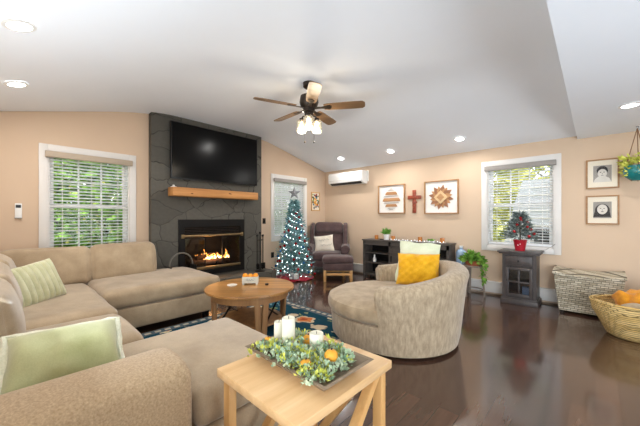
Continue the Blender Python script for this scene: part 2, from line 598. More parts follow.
def pad(bm, size, r=0.05, n=12, puff=0.02, m=None, wob=0.006, seed=0, side=0.0, fq=5, mi=0):
    """soft upholstered block: rounded box with crowned faces"""
    W, D, Hh = size
    tb = bmesh.new()
    bmesh.ops.create_cube(tb, size=2)
    bmesh.ops.subdivide_edges(tb, edges=tb.edges[:], cuts=n, use_grid_fill=True)
    half = Vector((W / 2, D / 2, Hh / 2))
    r = min(r, min(half) * 0.98)
    for v in tb.verts:
        t = [math.copysign(1 - (1 - min(1, abs(c))) ** 1.6, c) for c in v.co]
        p = Vector((t[0] * half.x, t[1] * half.y, t[2] * half.z))
        inner = Vector([max(-(half[i] - r), min(half[i] - r, p[i])) for i in range(3)])
        d = p - inner
        if d.length > 1e-6: p = inner + d.normalized() * r
        p.z += puff * (1 - t[0] ** 2) * (1 - t[1] ** 2) * t[2]
        if side:
            p.y += side * (1 - t[0] ** 2) * (1 - t[2] ** 2) * t[1]
            p.x += side * (1 - t[1] ** 2) * (1 - t[2] ** 2) * t[0]
        if wob:
            q = p * fq + Vector((seed * 3.1, seed * 1.7, seed))
            p += noise.noise_vector(q) * wob
        v.co = p
    if m is not None: tb.transform(m)
    for f in tb.faces: f.material_index = mi
    return merge(bm, tb)


def merge(bm, tb):
    me = bpy.data.meshes.new('tmp')
    tb.to_mesh(me)
    tb.free()
    bm.from_mesh(me)
    bpy.data.meshes.remove(me)
    return bm


def pillow(bm, w, h, t, m=None, n=22, ribs=0, ripple=0.0, pinch=0.05, seed=0, quilt=0):
    """throw pillow in local x-z, thickness along y"""
    tb = bmesh.new()
    rows = {}
    for s in (1, -1):
        for i in range(n + 1):
            for j in range(n + 1):
                u, v = 2 * i / n - 1, 2 * j / n - 1
                edge = i in (0, n) or j in (0, n)
                if edge and s == -1:
                    continue
                th = (max(0, 1 - abs(u) ** 3.0) * max(0, 1 - abs(v) ** 3.0)) ** 0.55
                x = u * w / 2 * (1 - pinch * (1 - v * v))
                z = v * h / 2 * (1 - pinch * (1 - u * u))
                y = s * t / 2 * th
                if ribs: y += s * 0.022 * abs(math.sin(u * ribs * PI / 2)) ** .7 * min(1, th * 2)
                if quilt: y += s * 0.012 * (abs(math.sin((u + v) * quilt)) + abs(math.sin((u - v) * quilt))) * min(1, th * 2)
                q = noise.noise_vector(Vector((x * 7 + seed, z * 7, s * 3 + seed)))
                y += q.x * ripple * th
                if edge: x += q.y * ripple * 0.6; z += q.z * ripple * 0.6
                rows[(s, i, j)] = tb.verts.new((x, y, z))
    g = lambda s, i, j: rows[(1, i, j)] if (i in (0, n) or j in (0, n)) else rows[(s, i, j)]
    for s in (1, -1):
        for i in range(n):
            for j in range(n):
                q = [g(s, i, j), g(s, i + 1, j), g(s, i + 1, j + 1), g(s, i, j + 1)]
                tb.faces.new(q if s == -1 else q[::-1])
    if m is not None: tb.transform(m)
    return merge(bm, tb)


def xf(loc, normal, up=(0, 0, 1), roll=0):
    """frame whose local -y looks along normal and local z follows up"""
    y = -Vector(normal).normalized()
    u = Vector(up)
    z = (u - y * u.dot(y)).normalized()
    x = y.cross(z)
    m = Matrix((x, y, z)).transposed().to_4x4()
    return Matrix.Translation(loc) @ m @ Matrix.Rotation(roll, 4, 'Y')


def leaves(pts, size, aspect=0.5, up=0.3, curl=0.0):
    """bmesh of small pointed leaves at pts; each pts item is (position, outward direction)"""
    vs, fs = [], []
    for p, d in pts:
        d = Vector(d)
        d = (d + Vector((random.uniform(-.6, .6), random.uniform(-.6, .6), random.uniform(-.6, .6) + up))).normalized()
        s = size * random.uniform(0.65, 1.25)
        x = d.cross(Vector((random.uniform(-1, 1), random.uniform(-1, 1), random.uniform(-1, 1))))
        if x.length < 1e-3: x = Vector((1, 0, 0))
        x.normalize()
        nrm = d.cross(x)
        k = len(vs)
        p = Vector(p)
        vs += [p, p + d * s * .5 + x * s * aspect * .5 + nrm * curl * s, p + d * s, p + d * s * .5 - x * s * aspect * .5 + nrm * curl * s]
        fs.append((k, k + 1, k + 2, k + 3))
    me = bpy.data.meshes.new('tmp')
    me.from_pydata([tuple(v) for v in vs], [], fs)
    bm = bmesh.new()
    bm.from_mesh(me)
    bpy.data.meshes.remove(me)
    return bm


def rball():
    while True:
        v = Vector((random.uniform(-1, 1), random.uniform(-1, 1), random.uniform(-1, 1)))
        if 0.05 < v.length < 1: return v


def copy_tree(o, parent=None):
    c = o.copy()
    COL.objects.link(c)
    if parent is not None: c.parent = parent
    for ch in list(o.children): copy_tree(ch, c)
    return c


# ------------------------------------------------------------------ the room
XL, YB, YN = -4.96, 5.455, -0.375
XE, XR, YR = -0.18, 2.85, -3.1
ZF, ZE, ZT = 2.355, 2.395, 2.865
Y1, Y2 = 1.43, 3.55
WT = 0.16
WINS = {1: ('L', 0.76, 0.725, 2.085), 2: ('L', 4.275, 0.84, 2.10), 3: ('B', -0.872, 0.80, 2.10)}   # wall, centre, z0, z1 of openings
WW = 0.87
FIRE = (1.84, 3.04, 0.28, 1.225)

bm = B()
box(bm, XL - WT, XR + WT, YR - WT, YB + WT, -0.12, 0)
struct('floor', bm, 'floor', smooth=False)


def wall_cells(bm, axis, a, b, us, zs, holes):
    for u0, u1 in zip(us, us[1:]):
        for z0, z1 in zip(zs, zs[1:]):
            uc, zc = (u0 + u1) / 2, (z0 + z1) / 2
            if any(h[0] < uc < h[1] and h[2] < zc < h[3] for h in holes): continue
            if axis == 0: box(bm, a, b, u0, u1, z0, z1)
            else: box(bm, u0, u1, a, b, z0, z1)


hl = [(WINS[i][1] - WW / 2, WINS[i][1] + WW / 2, WINS[i][2], WINS[i][3]) for i in (1, 2)] + [FIRE]
us = sorted({YN, YB} | {h[0] for h in hl} | {h[1] for h in hl})
zs = sorted({0, ZE} | {h[2] for h in hl} | {h[3] for h in hl})
bm = B()
wall_cells(bm, 0, XL - WT, XL, us, zs, hl)
prism(bm, [(YN, ZE), (YB, ZE), (Y2, ZT), (Y1, ZT)], 0, XL - WT, XL)
bmesh.ops.remove_doubles(bm, verts=bm.verts, dist=1e-5)
struct('wall_left', bm, 'peach', smooth=False)
hb = [(WINS[3][1] - WW / 2, WINS[3][1] + WW / 2, WINS[3][2], WINS[3][3])]
bm = B()
wall_cells(bm, 1, YB, YB + WT, [XL - WT, hb[0][0], hb[0][1], XR + WT], [0, hb[0][2], hb[0][3], 2.45], hb)
bmesh.ops.remove_doubles(bm, verts=bm.verts, dist=1e-5)
struct('wall_back', bm, 'peach', smooth=False)
bm = B(); box(bm, XL - WT, -0.1, YN - WT, YN, 0, 2.42); struct('wall_near', bm, 'peach', smooth=False)
bm = B(); box(bm, -0.1 - WT, -0.1, YR, YN - WT, 0, 2.42); struct('wall_dining', bm, 'peach', smooth=False)
bm = B(); box(bm, XR, XR + WT, YR, YB, 0, 2.42); struct('wall_right', bm, 'peach', smooth=False)
bm = B(); box(bm, -0.1 - WT, XR + WT, YR - WT, YR, 0, 2.42); struct('wall_rear', bm, 'peach', smooth=False)
# vaulted ceiling with a flat crown
def crown(y0, z0, yc, zc, y1, z1):
    return [((1 - t) ** 2 * y0 + 2 * t * (1 - t) * yc + t * t * y1, (1 - t) ** 2 * z0 + 2 * t * (1 - t) * zc + t * t * z1) for t in [k / 8 for k in range(9)]]
prof = ([(YN - .02, ZE)] + crown(Y1 - .5, ZT - .5 * (ZT - ZE) / (Y1 - YN), Y1, ZT, Y1 + .4, ZT)
        + crown(Y2 - .3, ZT, Y2, ZT, Y2 + .3, ZT - .3 * (ZT - ZE) / (YB - Y2)) + [(YB + .02, ZE)])
bm = B()
prism(bm, prof + [(y, z + 0.12) for y, z in reversed(prof)], 0, XL - WT, XE + 0.02)
# end of the vault above the lower dining ceiling
prism(bm, [(YN, ZF), (YB, ZF), (YB, ZE), (Y2, ZT), (Y1, ZT), (YN, ZE)], 0, XE, XE + 0.05)
box(bm, XE + 0.05, XR + WT, YR - WT, YB + .02, ZF, ZF + 0.12)
struct('ceiling', bm, 'ceil')
bm = B()
for x0, x1 in ((XL + .01, -3.63), (-3.55, -1.06), (-0.55, XR)):
    pass
box(bm, XL + .02, XR, YB - .065, YB, 0.035, 0.215, 0.008)
box(bm, XL + .02, XR, YB - .075, YB - .055, 0.19, 0.215, 0.004)
struct('baseboard_back', bm, 'white')
bm = B(); box(bm, XL, XL + .02, YN, 1.42, 0, .11, .004); box(bm, XL, XL + .02, 3.45, YB - .08, 0, .11, .004); struct('baseboard_left', bm, 'white')


def make_window(n, depth=WT):
    wall, c, z0, z1 = WINS[n]
    hgt = z1 - z0
    root = bpy.data.objects.new('window_%d' % n, None)
    COL.objects.link(root)
    root['kind'] = 'structure'
    if wall == 'L': root.location, root.rotation_euler = (XL, c, z0), (0, 0, PI / 2)
    else: root.location, root.rotation_euler = (c, YB, z0), (0, 0, 0)
    h = WW / 2
    bm = B()                                                       # casing boards on the room side
    cw = 0.085
    box(bm, -h - cw, -h, -.022, 0, -cw, hgt + cw, .004)
    box(bm, h, h + cw, -.022, 0, -cw, hgt + cw, .004)
    box(bm, -h, h, -.022, 0, hgt, hgt + cw, .004)
    box(bm, -h, h, -.022, 0, -cw, 0, .004)
    link('casing', bm, 'white', root)
    bm = B()                                                       # lining of the opening
    box(bm, -h, -h + .015, 0, depth, 0, hgt); box(bm, h - .015, h, 0, depth, 0, hgt)
    box(bm, -h, h, 0, depth, hgt - .015, hgt); box(bm, -h, h, 0, depth, 0, .015)
    link('jamb', bm, 'white', root)
    for k, (a, b, y) in enumerate(((.015, hgt / 2 + .02, .075), (hgt / 2 - .02, hgt - .015, .11))):
        bm = B()
        s = .045
        box(bm, -h + .015, -h + .015 + s, y, y + .03, a, b); box(bm, h - .015 - s, h - .015, y, y + .03, a, b)
        box(bm, -h + .015 + s, h - .015 - s, y, y + .03, a, a + s); box(bm, -h + .015 + s, h - .015 - s, y, y + .03, b - s, b)
        for q in (-1, 1):
            x = q * (WW - .03 - 2 * s) / 6
            box(bm, x - .009, x + .009, y + .005, y + .025, a + s, b - s)
        zc = (a + b) / 2
        box(bm, -h + .06, h - .06, y + .006, y + .024, zc - .009, zc + .009)
        sash = link('sash', bm, 'white', root)
        bm = B(); box(bm, -h + .05, h - .05, y + .013, y + .017, a + .03, b - .03)
        link('pane', bm, 'pane', sash)
    return root


def make_blind(n, label, tilt, pitch=.043, valmat='valance', slat=.05):
    wall, c, z0, z1 = WINS[n]
    hgt = z1 - z0
    root = thing('window_blind', label, 'blind')
    if wall == 'L': root.location, root.rotation_euler = (XL, c, z0), (0, 0, PI / 2)
    else: root.location, root.rotation_euler = (c, YB, z0), (0, 0, 0)
    h = WW / 2 - .02
    bm = B(); box(bm, -h - .05, h + .05, -.075, -.024, hgt - .08, hgt - .005, .004); box(bm, -h, h, -.024, .05, hgt - .06, hgt - .017)
    link('valance', bm, valmat, root)
    bm = B()
    z = hgt - .10
    ct, st = math.cos(tilt), math.sin(tilt)
    m3 = Matrix(((1, 0, 0), (0, ct, -st), (0, st, ct)))
    while z > .07:
        obox(bm, (0, .025, z), (2 * h, slat, .003), m3)
        z -= pitch
    link('slats', bm, 'blind', root, smooth=False)
    bm = B(); box(bm, -h, h, 0, .05, .025, .05, .006)
    link('bottom_rail', bm, 'blind', root)
    bm = B()
    for x in (-h * .72, 0, h * .72):
        for y in (-.001, .051):
            box(bm, x - .002, x + .002, y - .001, y + .001, .04, hgt - .06)
    link('ladder_cord', bm, 'white', root, smooth=False)
    bm = B(); tube(bm, [(h * .86, -.01, hgt - .1), (h * .86, -.012, hgt * .35)], .004, 6)
    link('tilt_wand', bm, 'white', root)
    return root


for n in (1, 2, 3): make_window(n)
make_blind(1, 'white slatted blind with taupe valance on the window behind the sectional sofa', math.radians(-14))
make_blind(2, 'nearly closed white blind on the window behind the Christmas tree', math.radians(-40), valmat='valgrey')
make_blind(3, 'white slatted blind on the window above the small slate cabinet', math.radians(-10), valmat='valgrey')

# recessed ceiling lights
def downlight(x, y, z, nrm, label, power=9):
    root = thing('recessed_light', label, 'ceiling light', (x, y, z), 0, 'recessed ceiling lights')
    q = Vector((0, 0, -1)).rotation_difference(Vector(nrm)).to_matrix().to_4x4()
    bm = B(); lathe(bm, [(.062, -.002), (.085, -.002), (.085, -.008), (.062, -.012), (.062, -.002)], seg=24, cap=False); bm.transform(q)
    link('trim_ring', bm, 'plastic', root)
    bm = B(); lathe(bm, [(0, -.003), (.063, -.003), (.063, -.009), (0, -.011)], seg=24); bm.transform(q)
    link('lens', bm, 'lens', root)
    d = bpy.data.lights.new('recessed_lamp', 'AREA')
    d.shape = 'DISK'; d.size = .12; d.energy = power; d.color = (1, .97, .93)
    o = bpy.data.objects.new('recessed_lamp', d)
    COL.objects.link(o)
    o.parent = root
    o.location = Vector(nrm) * .02
    o.rotation_euler = Vector(nrm).to_track_quat('-Z', 'Y').to_euler()


sl = (ZT - ZE) / (YB - Y2)
nf = Vector((0, -sl, -1)).normalized()
nn = Vector((0, sl, -1)).normalized()
zfar = lambda y: ZE + (YB - y) * sl
znear = lambda y: ZE + (y - YN) * (ZT - ZE) / (Y1 - YN)
downlight(-2.72, .04, znear(.04), nn, 'ceiling light high above the sectional, the one nearest the camera')
downlight(-3.93, .04, znear(.04), nn, 'ceiling light above the sectional, near the window wall')
downlight(-3.16, 3.05, ZT, (0, 0, -1), 'ceiling light just beyond the fan blades, near the wide television')
downlight(-3.98, 4.88, zfar(4.88), nf, 'ceiling light in front of the air conditioner')
downlight(-2.82, 4.95, zfar(4.95), nf, 'ceiling light above the red wooden cross')
downlight(-1.58, 4.94, zfar(4.94), nf, 'ceiling light beside the window above the slate cabinet')
downlight(.25, 4.15, ZF, (0, 0, -1), 'ceiling light in the lower flat ceiling above the tan basket')

# ------------------------------------------------------------------ fireplace
fp = thing('fireplace', 'charcoal stone fireplace with glass doors and raised hearth', 'fireplace', (-4.84, 2.44, 0))
CX0, CX1, CY0, CY1 = XL + .002, -4.84, 1.452, 3.435
bm = B()
box(bm, CX0, CX1, CY0, FIRE[0], 0, ZT); box(bm, CX0, CX1, FIRE[1], CY1, 0, ZT)
box(bm, CX0, CX1, FIRE[0], FIRE[1], FIRE[3], ZT); box(bm, CX0, CX1, FIRE[0], FIRE[1], 0, FIRE[2])
link('stone_surround', bm, 'stone', fp, world=True, smooth=False)
bm = B(); box(bm, -4.84, -4.40, 1.89, 3.47, 0, .262, .015)
link('hearth', bm, 'stone', fp, world=True)
f0, f1, g0, g1 = FIRE
bm = B()                                                           # fire chamber behind the wall
xb = -5.42
box(bm, xb - .03, xb, f0, f1, g0, g1)
box(bm, xb, -4.86, f0, f0 + .03, g0, g1); box(bm, xb, -4.86, f1 - .03, f1, g0, g1)
box(bm, xb, -4.86, f0, f1, g1 - .03, g1); box(bm, xb, -4.86, f0, f1, g0, g0 + .06)
link('firebox', bm, 'soot', fp, world=True, smooth=False)
bm = B()                                                           # black steel face
xf0, xf1 = -4.86, -4.825
box(bm, xf0, xf1, f0, f0 + .09, g0, g1); box(bm, xf0, xf1, f1 - .09, f1, g0, g1)
box(bm, xf0, xf1, f0 + .09, f1 - .09, g1 - .13, g1); box(bm, xf0, xf1, f0 + .09, f1 - .09, g0, g0 + .09)
link('steel_face', bm, 'black', fp, world=True)
bm = B()
for k in range(4): box(bm, xf0 - .02, xf1 - .006, f0 + .09, f1 - .09, g1 - .165 - k * .028, g1 - .150 - k * .028)
link('vent_grille', bm, 'black', fp, world=True)
bm = B(); tube(bm, [(-4.81, f0 + .05, .955), (-4.81, f1 - .05, .955)], .019, 10); box(bm, -4.83, -4.80, f0 + .04, f0 + .085, .92, .985, .004); box(bm, -4.83, -4.80, f1 - .085, f1 - .04, .92, .985, .004)
link('hood_bar', bm, 'brass', fp, world=True)
bm = B(); box(bm, -4.84, -4.815, f0 + .09, f1 - .09, .385, .425, .005)
link('lower_rail', bm, 'brass', fp, world=True)
for a, b in ((f0 + .09, (f0 + f1) / 2 - .15), ((f0 + f1) / 2 + .15, f1 - .09)):
    bm = B()
    box(bm, -4.845, -4.83, a, a + .014, .42, .93); box(bm, -4.845, -4.83, b - .014, b, .42, .93)
    box(bm, -4.845, -4.83, a + .014, b - .014, .42, .434); box(bm, -4.845, -4.83, a + .014, b - .014, .916, .93)
    dr = link('glass_door', bm, 'black', fp, world=True)
    bm = B(); box(bm, -4.84, -4.836, a + .01, b - .01, .43, .92)
    link('pane', bm, 'smoke', dr, world=False)
    dr.children[0].data.transform(Matrix.Translation((4.84, -2.44, 0)))
bm = B()
for y in (2.15, 2.35, 2.55, 2.75): tube(bm, [(-5.3, y, .42), (-4.98, y, .42), (-4.95, y, .47)], .012, 6)
for y in (2.2, 2.7): tube(bm, [(-5.1, y, .34), (-5.1, y, .43)], .014, 6)
tube(bm, [(-5.1, 2.1, .41), (-5.1, 2.8, .41)], .012, 6)
link('grate', bm, 'black', fp, world=True)
for i, (a, b, r, lab) in enumerate((((-5.02, 2.08, .475), (-5.0, 2.82, .465), .05, 'charred log at the front of the fire grate'),
                             ((-5.2, 2.12, .48), (-5.18, 2.8, .48), .055, 'charred log at the back of the fire grate'),
                             ((-5.02, 2.2, .555), (-5.2, 2.7, .575), .042, 'charred log lying across the top of the fire'))):
    bm = B()
    P0, P1 = Vector(a), Vector(b)
    tube(bm, [P0.lerp(P1, t) + Vector((0, 0, noise.noise(Vector((t * 4, i, 0))) * .012)) for t in (0, .2, .4, .6, .8, 1)], r, 10, taper=[.9, 1.05, .95, 1.06, .97, .9])
    tag(link('firewood_log', bm, 'bark', loc=tuple((P0 + P1) / 2), world=True), lab, 'log')
fl = thing('fire', 'orange and yellow flames burning over logs in the fireplace', 'fire', (-5.08, 2.46, .5))
rnd = random.Random(3)
for k in range(11):
    y = (-.22 + .05 * k if k < 7 else -.02 + .055 * (k - 3)) + rnd.uniform(-.015, .015)
    hh = rnd.uniform(.07, .13) + (.07 if k in (3, 9) else 0)
    x = rnd.uniform(-.04, .05)
    for mt, sc in (('flame', 1), ('flamecore', .55)):
        bm = B()
        pts = [(x + (.012 if sc < 1 else 0) + .02 * math.sin(3 * t + k), y + .03 * math.sin(4 * t + k * 2), t * hh * (sc if sc == 1 else .62)) for t in (0, .2, .4, .6, .8, 1)]
        tube(bm, pts, .026 * (.7 if sc < 1 else 1), 8, taper=[.6, 1, .9, .6, .32, .03])
        link('flame_tongue' if sc == 1 else 'flame_core', bm, mt, fl)
fd = bpy.data.lights.new('firelight', 'POINT'); fd.energy = 5; fd.color = (1, .5, .2); fd.shadow_soft_size = .1
fo = bpy.data.objects.new('firelight', fd); COL.objects.link(fo); fo.parent = fl; fo.location = (.12, 0, .12)

# mantel, television
bm = B(); box(bm, -4.84, -4.64, 1.685, 3.222, 1.592, 1.725, .006)
for f in bm.faces: pass
tag(link('mantel_shelf', bm, 'mantel', loc=(-4.84, 2.44, 1.59), world=True), 'knotty pine beam mantel under the television', 'mantel')
bm = B(); box(bm, -4.78, -4.74, 1.70, 1.78, 1.726, 1.742, .006); ball(bm, (-4.76, 1.74, 1.75), .018)
tag(link('trinket', bm, 'plastic', loc=(-4.76, 1.74, 1.726), world=True), 'tiny white trinket on the end of the pine mantel', 'ornament')
tv = thing('television', 'large flat black television mounted on the stone chimney', 'television', (-4.78, 2.49, 1.865))
bm = B(); box(bm, -4.80, -4.755, 1.70, 3.28, 1.868, 2.758, .006); link('bezel', bm, 'tvframe', tv, world=True)
bm = B(); box(bm, -4.756, -4.752, 1.712, 3.268, 1.884, 2.746); link('screen', bm, 'tvblack', tv, world=True, smooth=False)
bm = B(); box(bm, -4.84, -4.80, 2.2, 2.8, 2.1, 2.5); link('wall_bracket', bm, 'black', tv, world=True)

# log holder and tools on the hearth
lh = thing('log_holder', 'black metal log holder with arched handle on the hearth', 'log holder', (-4.56, 1.78, .262))
bm = B()
arc = [(0, .17 * math.cos(a), .27 + .19 * math.sin(a)) for a in [PI * k / 14 for k in range(15)]]
tube(bm, arc, .012, 8)
link('handle', bm, 'pewter', lh)
bm = B()
for x in (-.10, .10):
    tube(bm, [(x, -.19, .0), (x, -.18, .27)], .009, 6); tube(bm, [(x, .19, 0), (x, .18, .27)], .009, 6)
    tube(bm, [(x, -.18, .06), (x, .18, .06)], .008, 6)
for z in (.06, .16, .26):
    for y in (-.182, .182): tube(bm, [(-.10, y, z), (.10, y, z)], .007, 6)
link('frame', bm, 'black', lh)
bm = B()
pr = [(-.10, .18, .26), (-.09, -.17, .10)]
prism(bm, [(-.182, .26), (-.15, .10), (.15, .10), (.182, .26), (.175, .26), (.145, .107), (-.145, .107), (-.175, .26)], 0, -.10, .10)
link('sling', bm, 'black', lh)
ft = thing('fireplace_tools', 'black fireplace tool set standing on the hearth beside the tree', 'fireplace tools', (-4.55, 3.2, .262))
bm = B(); lathe(bm, [(0, 0), (.10, 0), (.10, .012), (.02, .025), (0, .025)]); link('base', bm, 'black', ft)
bm = B(); tube(bm, [(0, 0, .02), (0, 0, .70)], .010, 8); ball(bm, (0, 0, .715), .022); tube(bm, [(-.07, 0, .58), (.07, 0, .58)], .007, 6); tube(bm, [(0, -.07, .58), (0, .07, .58)], .007, 6); link('post', bm, 'black', ft)
for k, nm in enumerate(('poker', 'shovel', 'brush', 'tongs')):
    a = k * PI / 2
    x, y = .07 * math.cos(a), .07 * math.sin(a)
    bm = B(); tube(bm, [(x, y, .12), (x, y, .64)], .006, 6); ball(bm, (x, y, .66), .015, 8, 1.6)
    if nm == 'shovel': box(bm, x - .006, x + .006, y - .045, y + .045, .04, .15, .004)
    elif nm == 'brush': lathe(bm, [(.03, 0), (.032, .09), (.012, .11)], (x, y, .03), 10)
    else: tube(bm, [(x, y, .12), (x * 1.05, y * 1.05, .04)], .007, 6)
    link(nm, bm, 'black', ft)

# wall plates
def plate(name, label, cat, y, z, mat, w=.075, h=.115, key='black'):
    r = thing(name, label, cat, (XL, y, z))
    bm = B(); box(bm, 0, .008, -w / 2, w / 2, -h / 2, h / 2, .003); link('cover_plate', bm, mat, r)
    return r
r = plate('light_switch', 'dark light switch on the wall beside the chimney', 'switch', 3.585, 1.188, 'bronze')
bm = B(); box(bm, .008, .014, -.012, .012, -.022, .022, .002); link('toggle', bm, 'black', r)
r = plate('power_outlet', 'dark power outlet low on the wall beside the Christmas tree', 'outlet', 3.80, .47, 'bronze')
bm = B(); box(bm, .008, .011, -.018, .018, .008, .036, .002); box(bm, .008, .011, -.018, .018, -.036, -.008, .002); link('socket', bm, 'black', r)
r = thing('wall_thermostat', 'white wall control with small dark display beside the window', 'thermostat', (XL, .068, 1.335))
bm = B(); box(bm, 0, .025, -.030, .030, -.088, .088, .006); link('housing', bm, 'plastic', r)
bm = B(); box(bm, .024, .027, -.022, .022, .035, .07, .001); link('display', bm, 'darkgap', r)
bm = B(); box(bm, .02, .032, -.032, .032, -.092, -.081, .002); link('lip', bm, 'photo_mid', r)

# ------------------------------------------------------------------ ceiling fan
FX, FY = -2.496, 2.459
fan = thing('ceiling_fan', 'bronze ceiling fan with five wood blades and glass lamp shades', 'ceiling fan', (FX, FY, ZT), YAW)
bm = B(); lathe(bm, [(0, 0), (.075, 0), (.07, -.045), (.03, -.075), (0, -.075)]); link('canopy', bm, 'bronze', fan)
bm = B(); tube(bm, [(0, 0, -.06), (0, 0, -.15)], .014, 10); link('downrod', bm, 'bronze', fan)
bm = B(); lathe(bm, [(0, -.28), (.05, -.28), (.105, -.31), (.115, -.38), (.10, -.43), (.07, -.455), (.07, -.49), (0, -.49)], seg=28); link('motor_housing', bm, 'bronze', fan)
for k in range(5):
    a = math.radians(206 + 72 * k)
    m = Matrix.Rotation(a, 4, 'Z') @ Matrix.Translation((0, 0, -.445)) @ Matrix.Rotation(math.radians(-12), 4, 'X') @ Matrix.Diagonal((1.06, 1.0, 1, 1))
    bm = B()
    pts = [(.17, -.05), (.22, -.062), (.50, -.07), (.60, -.066), (.625, -.04), (.628, 0), (.625, .04), (.60, .066), (.50, .07), (.22, .062), (.17, .05)]
    prism(bm, pts, 2, -.004, .004)
    bm.transform(m)
    bl = link('blade', bm, 'fanwood', fan, smooth=False)
    bm = B(); prism(bm, [(.06, -.025), (.14, -.016), (.24, -.04), (.26, 0), (.24, .04), (.14, .016), (.06, .025)], 2, -.010, -.0045); bm.transform(m)
    link('blade_bracket', bm, 'bronze', bl, smooth=False)
bm = B(); lathe(bm, [(0, -.49), (.05, -.49), (.055, -.53), (.03, -.56), (0, -.565)]); 
for k in range(3):
    a = math.radians(30 + 120 * k)
    tube(bm, [(.03 * math.cos(a), .03 * math.sin(a), -.53), (.09 * math.cos(a), .09 * math.sin(a), -.535), (.105 * math.cos(a), .105 * math.sin(a), -.56)], .010, 8)
    lathe(bm, [(.028, -.555), (.03, -.58), (.024, -.585), (0, -.585)], (.105 * math.cos(a), .105 * math.sin(a), 0), 14)
link('lamp_fitter', bm, 'bronze', fan)
for k in range(3):
    a = math.radians(30 + 120 * k)
    c = (.105 * math.cos(a), .105 * math.sin(a), 0)
    bm = B(); lathe(bm, [(.026, -.575), (.055, -.58), (.064, -.60), (.068, -.72), (.065, -.72), (.061, -.602), (.05, -.584), (.026, -.579)], c, 20, cap=False)
    sh = link('lamp_shade', bm, 'shade', fan)
    bm = B(); lathe(bm, [(0, -.585), (.012, -.59), (.028, -.63), (.026, -.655), (0, -.672)], c, 14); link('bulb', bm, 'bulb', sh)
    d = bpy.data.lights.new('fan_lamp', 'POINT'); d.energy = 5; d.color = (1, .90, .76); d.shadow_soft_size = .05
    o = bpy.data.objects.new('fan_lamp', d); COL.objects.link(o); o.parent = fan; o.location = (c[0], c[1], -.69)
for x in (-.05, .06):
    bm = B(); tube(bm, [(x, -.02, -.52), (x, -.02, -.85)], .0022, 5); ball(bm, (x, -.02, -.86), .012, 8)
    link('pull_chain', bm, 'bronze', fan)

for ch in fan.children:
    if not ch.name.startswith(('canopy', 'downrod')): ch.location.z += .15

# ------------------------------------------------------------------ sectional sofa
so = thing('sectional_sofa', 'tan L-shaped sectional sofa with deep chaise ends and plump back cushions', 'sofa', (-3.4, .5, 0))
def sofapart(name, bm, mat='sofa', parent=None):
    if parent is None: return link(name, bm, mat, so, world=True)
    bm.transform(Matrix.Translation((3.4, -.5, 0)))
    return link(name, bm, mat, parent)
T = Matrix.Translation
bm = B(); box(bm, -4.72, -3.56, .62, 1.86, .075, .305, .02, seg=3); sofapart('chaise_base', bm)
bm = B(); box(bm, -4.72, -2.10, -.2, .58, .075, .305, .02, seg=3); sofapart('corner_base', bm)
bm = B(); box(bm, -2.12, -1.56, -.2, .56, .075, .295, .02, seg=3); box(bm, -2.16, -1.275, .54, 1.19, .075, .295, .02, seg=3); sofapart('chaise_base', bm)
bm = B(); pad(bm, (.20, 1.75, .66), .07, 10, 0, T((-4.82, .52, .40)), .004); sofapart('back_frame', bm)
bm = B(); pad(bm, (3.3, .16, .66), .06, 10, 0, T((-3.10, -.285, .40)), .004); sofapart('back_frame', bm)
for (x, y) in ((-4.6, 1.75), (-3.7, 1.75), (-3.7, .75), (-2.2, 1.1), (-1.4, 1.1), (-1.4, -.2), (-4.6, -.2)):
    bm = B(); box(bm, x - .03, x + .03, y - .03, y + .03, 0, .09); sofapart('foot', bm, 'black')
# seats
bm = B(); pad(bm, (1.14, 1.27, .20), .07, 14, .025, T((-4.11, 1.26, .405)), .006, 1); sofapart('seat_cushion', bm)
bm = B(); pad(bm, (1.52, .84, .20), .075, 14, .03, T((-3.62, .21, .405)), .008, 2); sofapart('seat_cushion', bm)
bm = B(); pad(bm, (.68, .82, .19), .075, 12, .02, T((-2.50, .215, .40)), .006, 3); sofapart('seat_cushion', bm)
bm = B()                                                            # T-shaped chaise cushion wrapping in front of the arm
poly = [(-2.16, -.2), (-1.57, -.2), (-1.57, .56), (-1.265, .56), (-1.265, 1.21), (-2.16, 1.21)]
prism(bm, poly, 2, .295, .47, bev=.055, seg=4)
bmesh.ops.triangulate(bm, faces=[f for f in bm.faces if len(f.verts) > 4])
sofapart('chaise_cushion', bm)
# back cushions
def backcush(c, w, h, t, nrm, tilt, seed):
    bm = B()
    n2 = Vector(nrm) + Vector((0, 0, tilt))
    pad(bm, (w, t, h), .065, 14, .012, xf(c, n2), .014, seed, side=.04, fq=4)
    sofapart('back_cushion', bm)
backcush((-4.53, .29, .67), .76, .46, .25, (1, 0, 0), .22, 4)
backcush((-4.53, 1.03, .68), .70, .46, .25, (1, 0, 0), .24, 5)
backcush((-3.95, -.10, .67), .72, .46, .24, (0, 1, 0), .16, 6)
backcush((-3.20, -.10, .66), .72, .46, .24, (0, 1, 0), .16, 7)
backcush((-2.48, -.10, .65), .70, .44, .24, (0, 1, 0), .16, 8)
# arm
bm = B()
ar = []
x0, x1, zt = -1.56, -1.225, .645
for t in range(0, 13):
    a = PI * t / 12
    ar.append(((x0 + x1) / 2 + (x1 - x0) / 2 * math.copysign(abs(math.cos(a)) ** .7, math.cos(a)), zt - .10 + .10 * math.sin(a) ** .55))
poly = [(x1, .075)] + ar + [(x0, .075)]
prism(bm, poly, 1, -.36, .535, bev=0)
bmesh.ops.recalc_face_normals(bm, faces=bm.faces)
ends = [f for f in bm.faces if len(f.verts) > 4]
es = [e for f in ends for e in f.edges]
bmesh.ops.bevel(bm, geom=es, offset=.045, segments=4, affect='EDGES', profile=.5)
arm = sofapart('arm', bm, 'sofa_dark')
bm = B(); tube(bm, [(-1.245, -.3, .602), (-1.245, .47, .602), (-1.262, .505, .602)], .005, 6); sofapart('piping', bm, 'sofa_dark', arm)

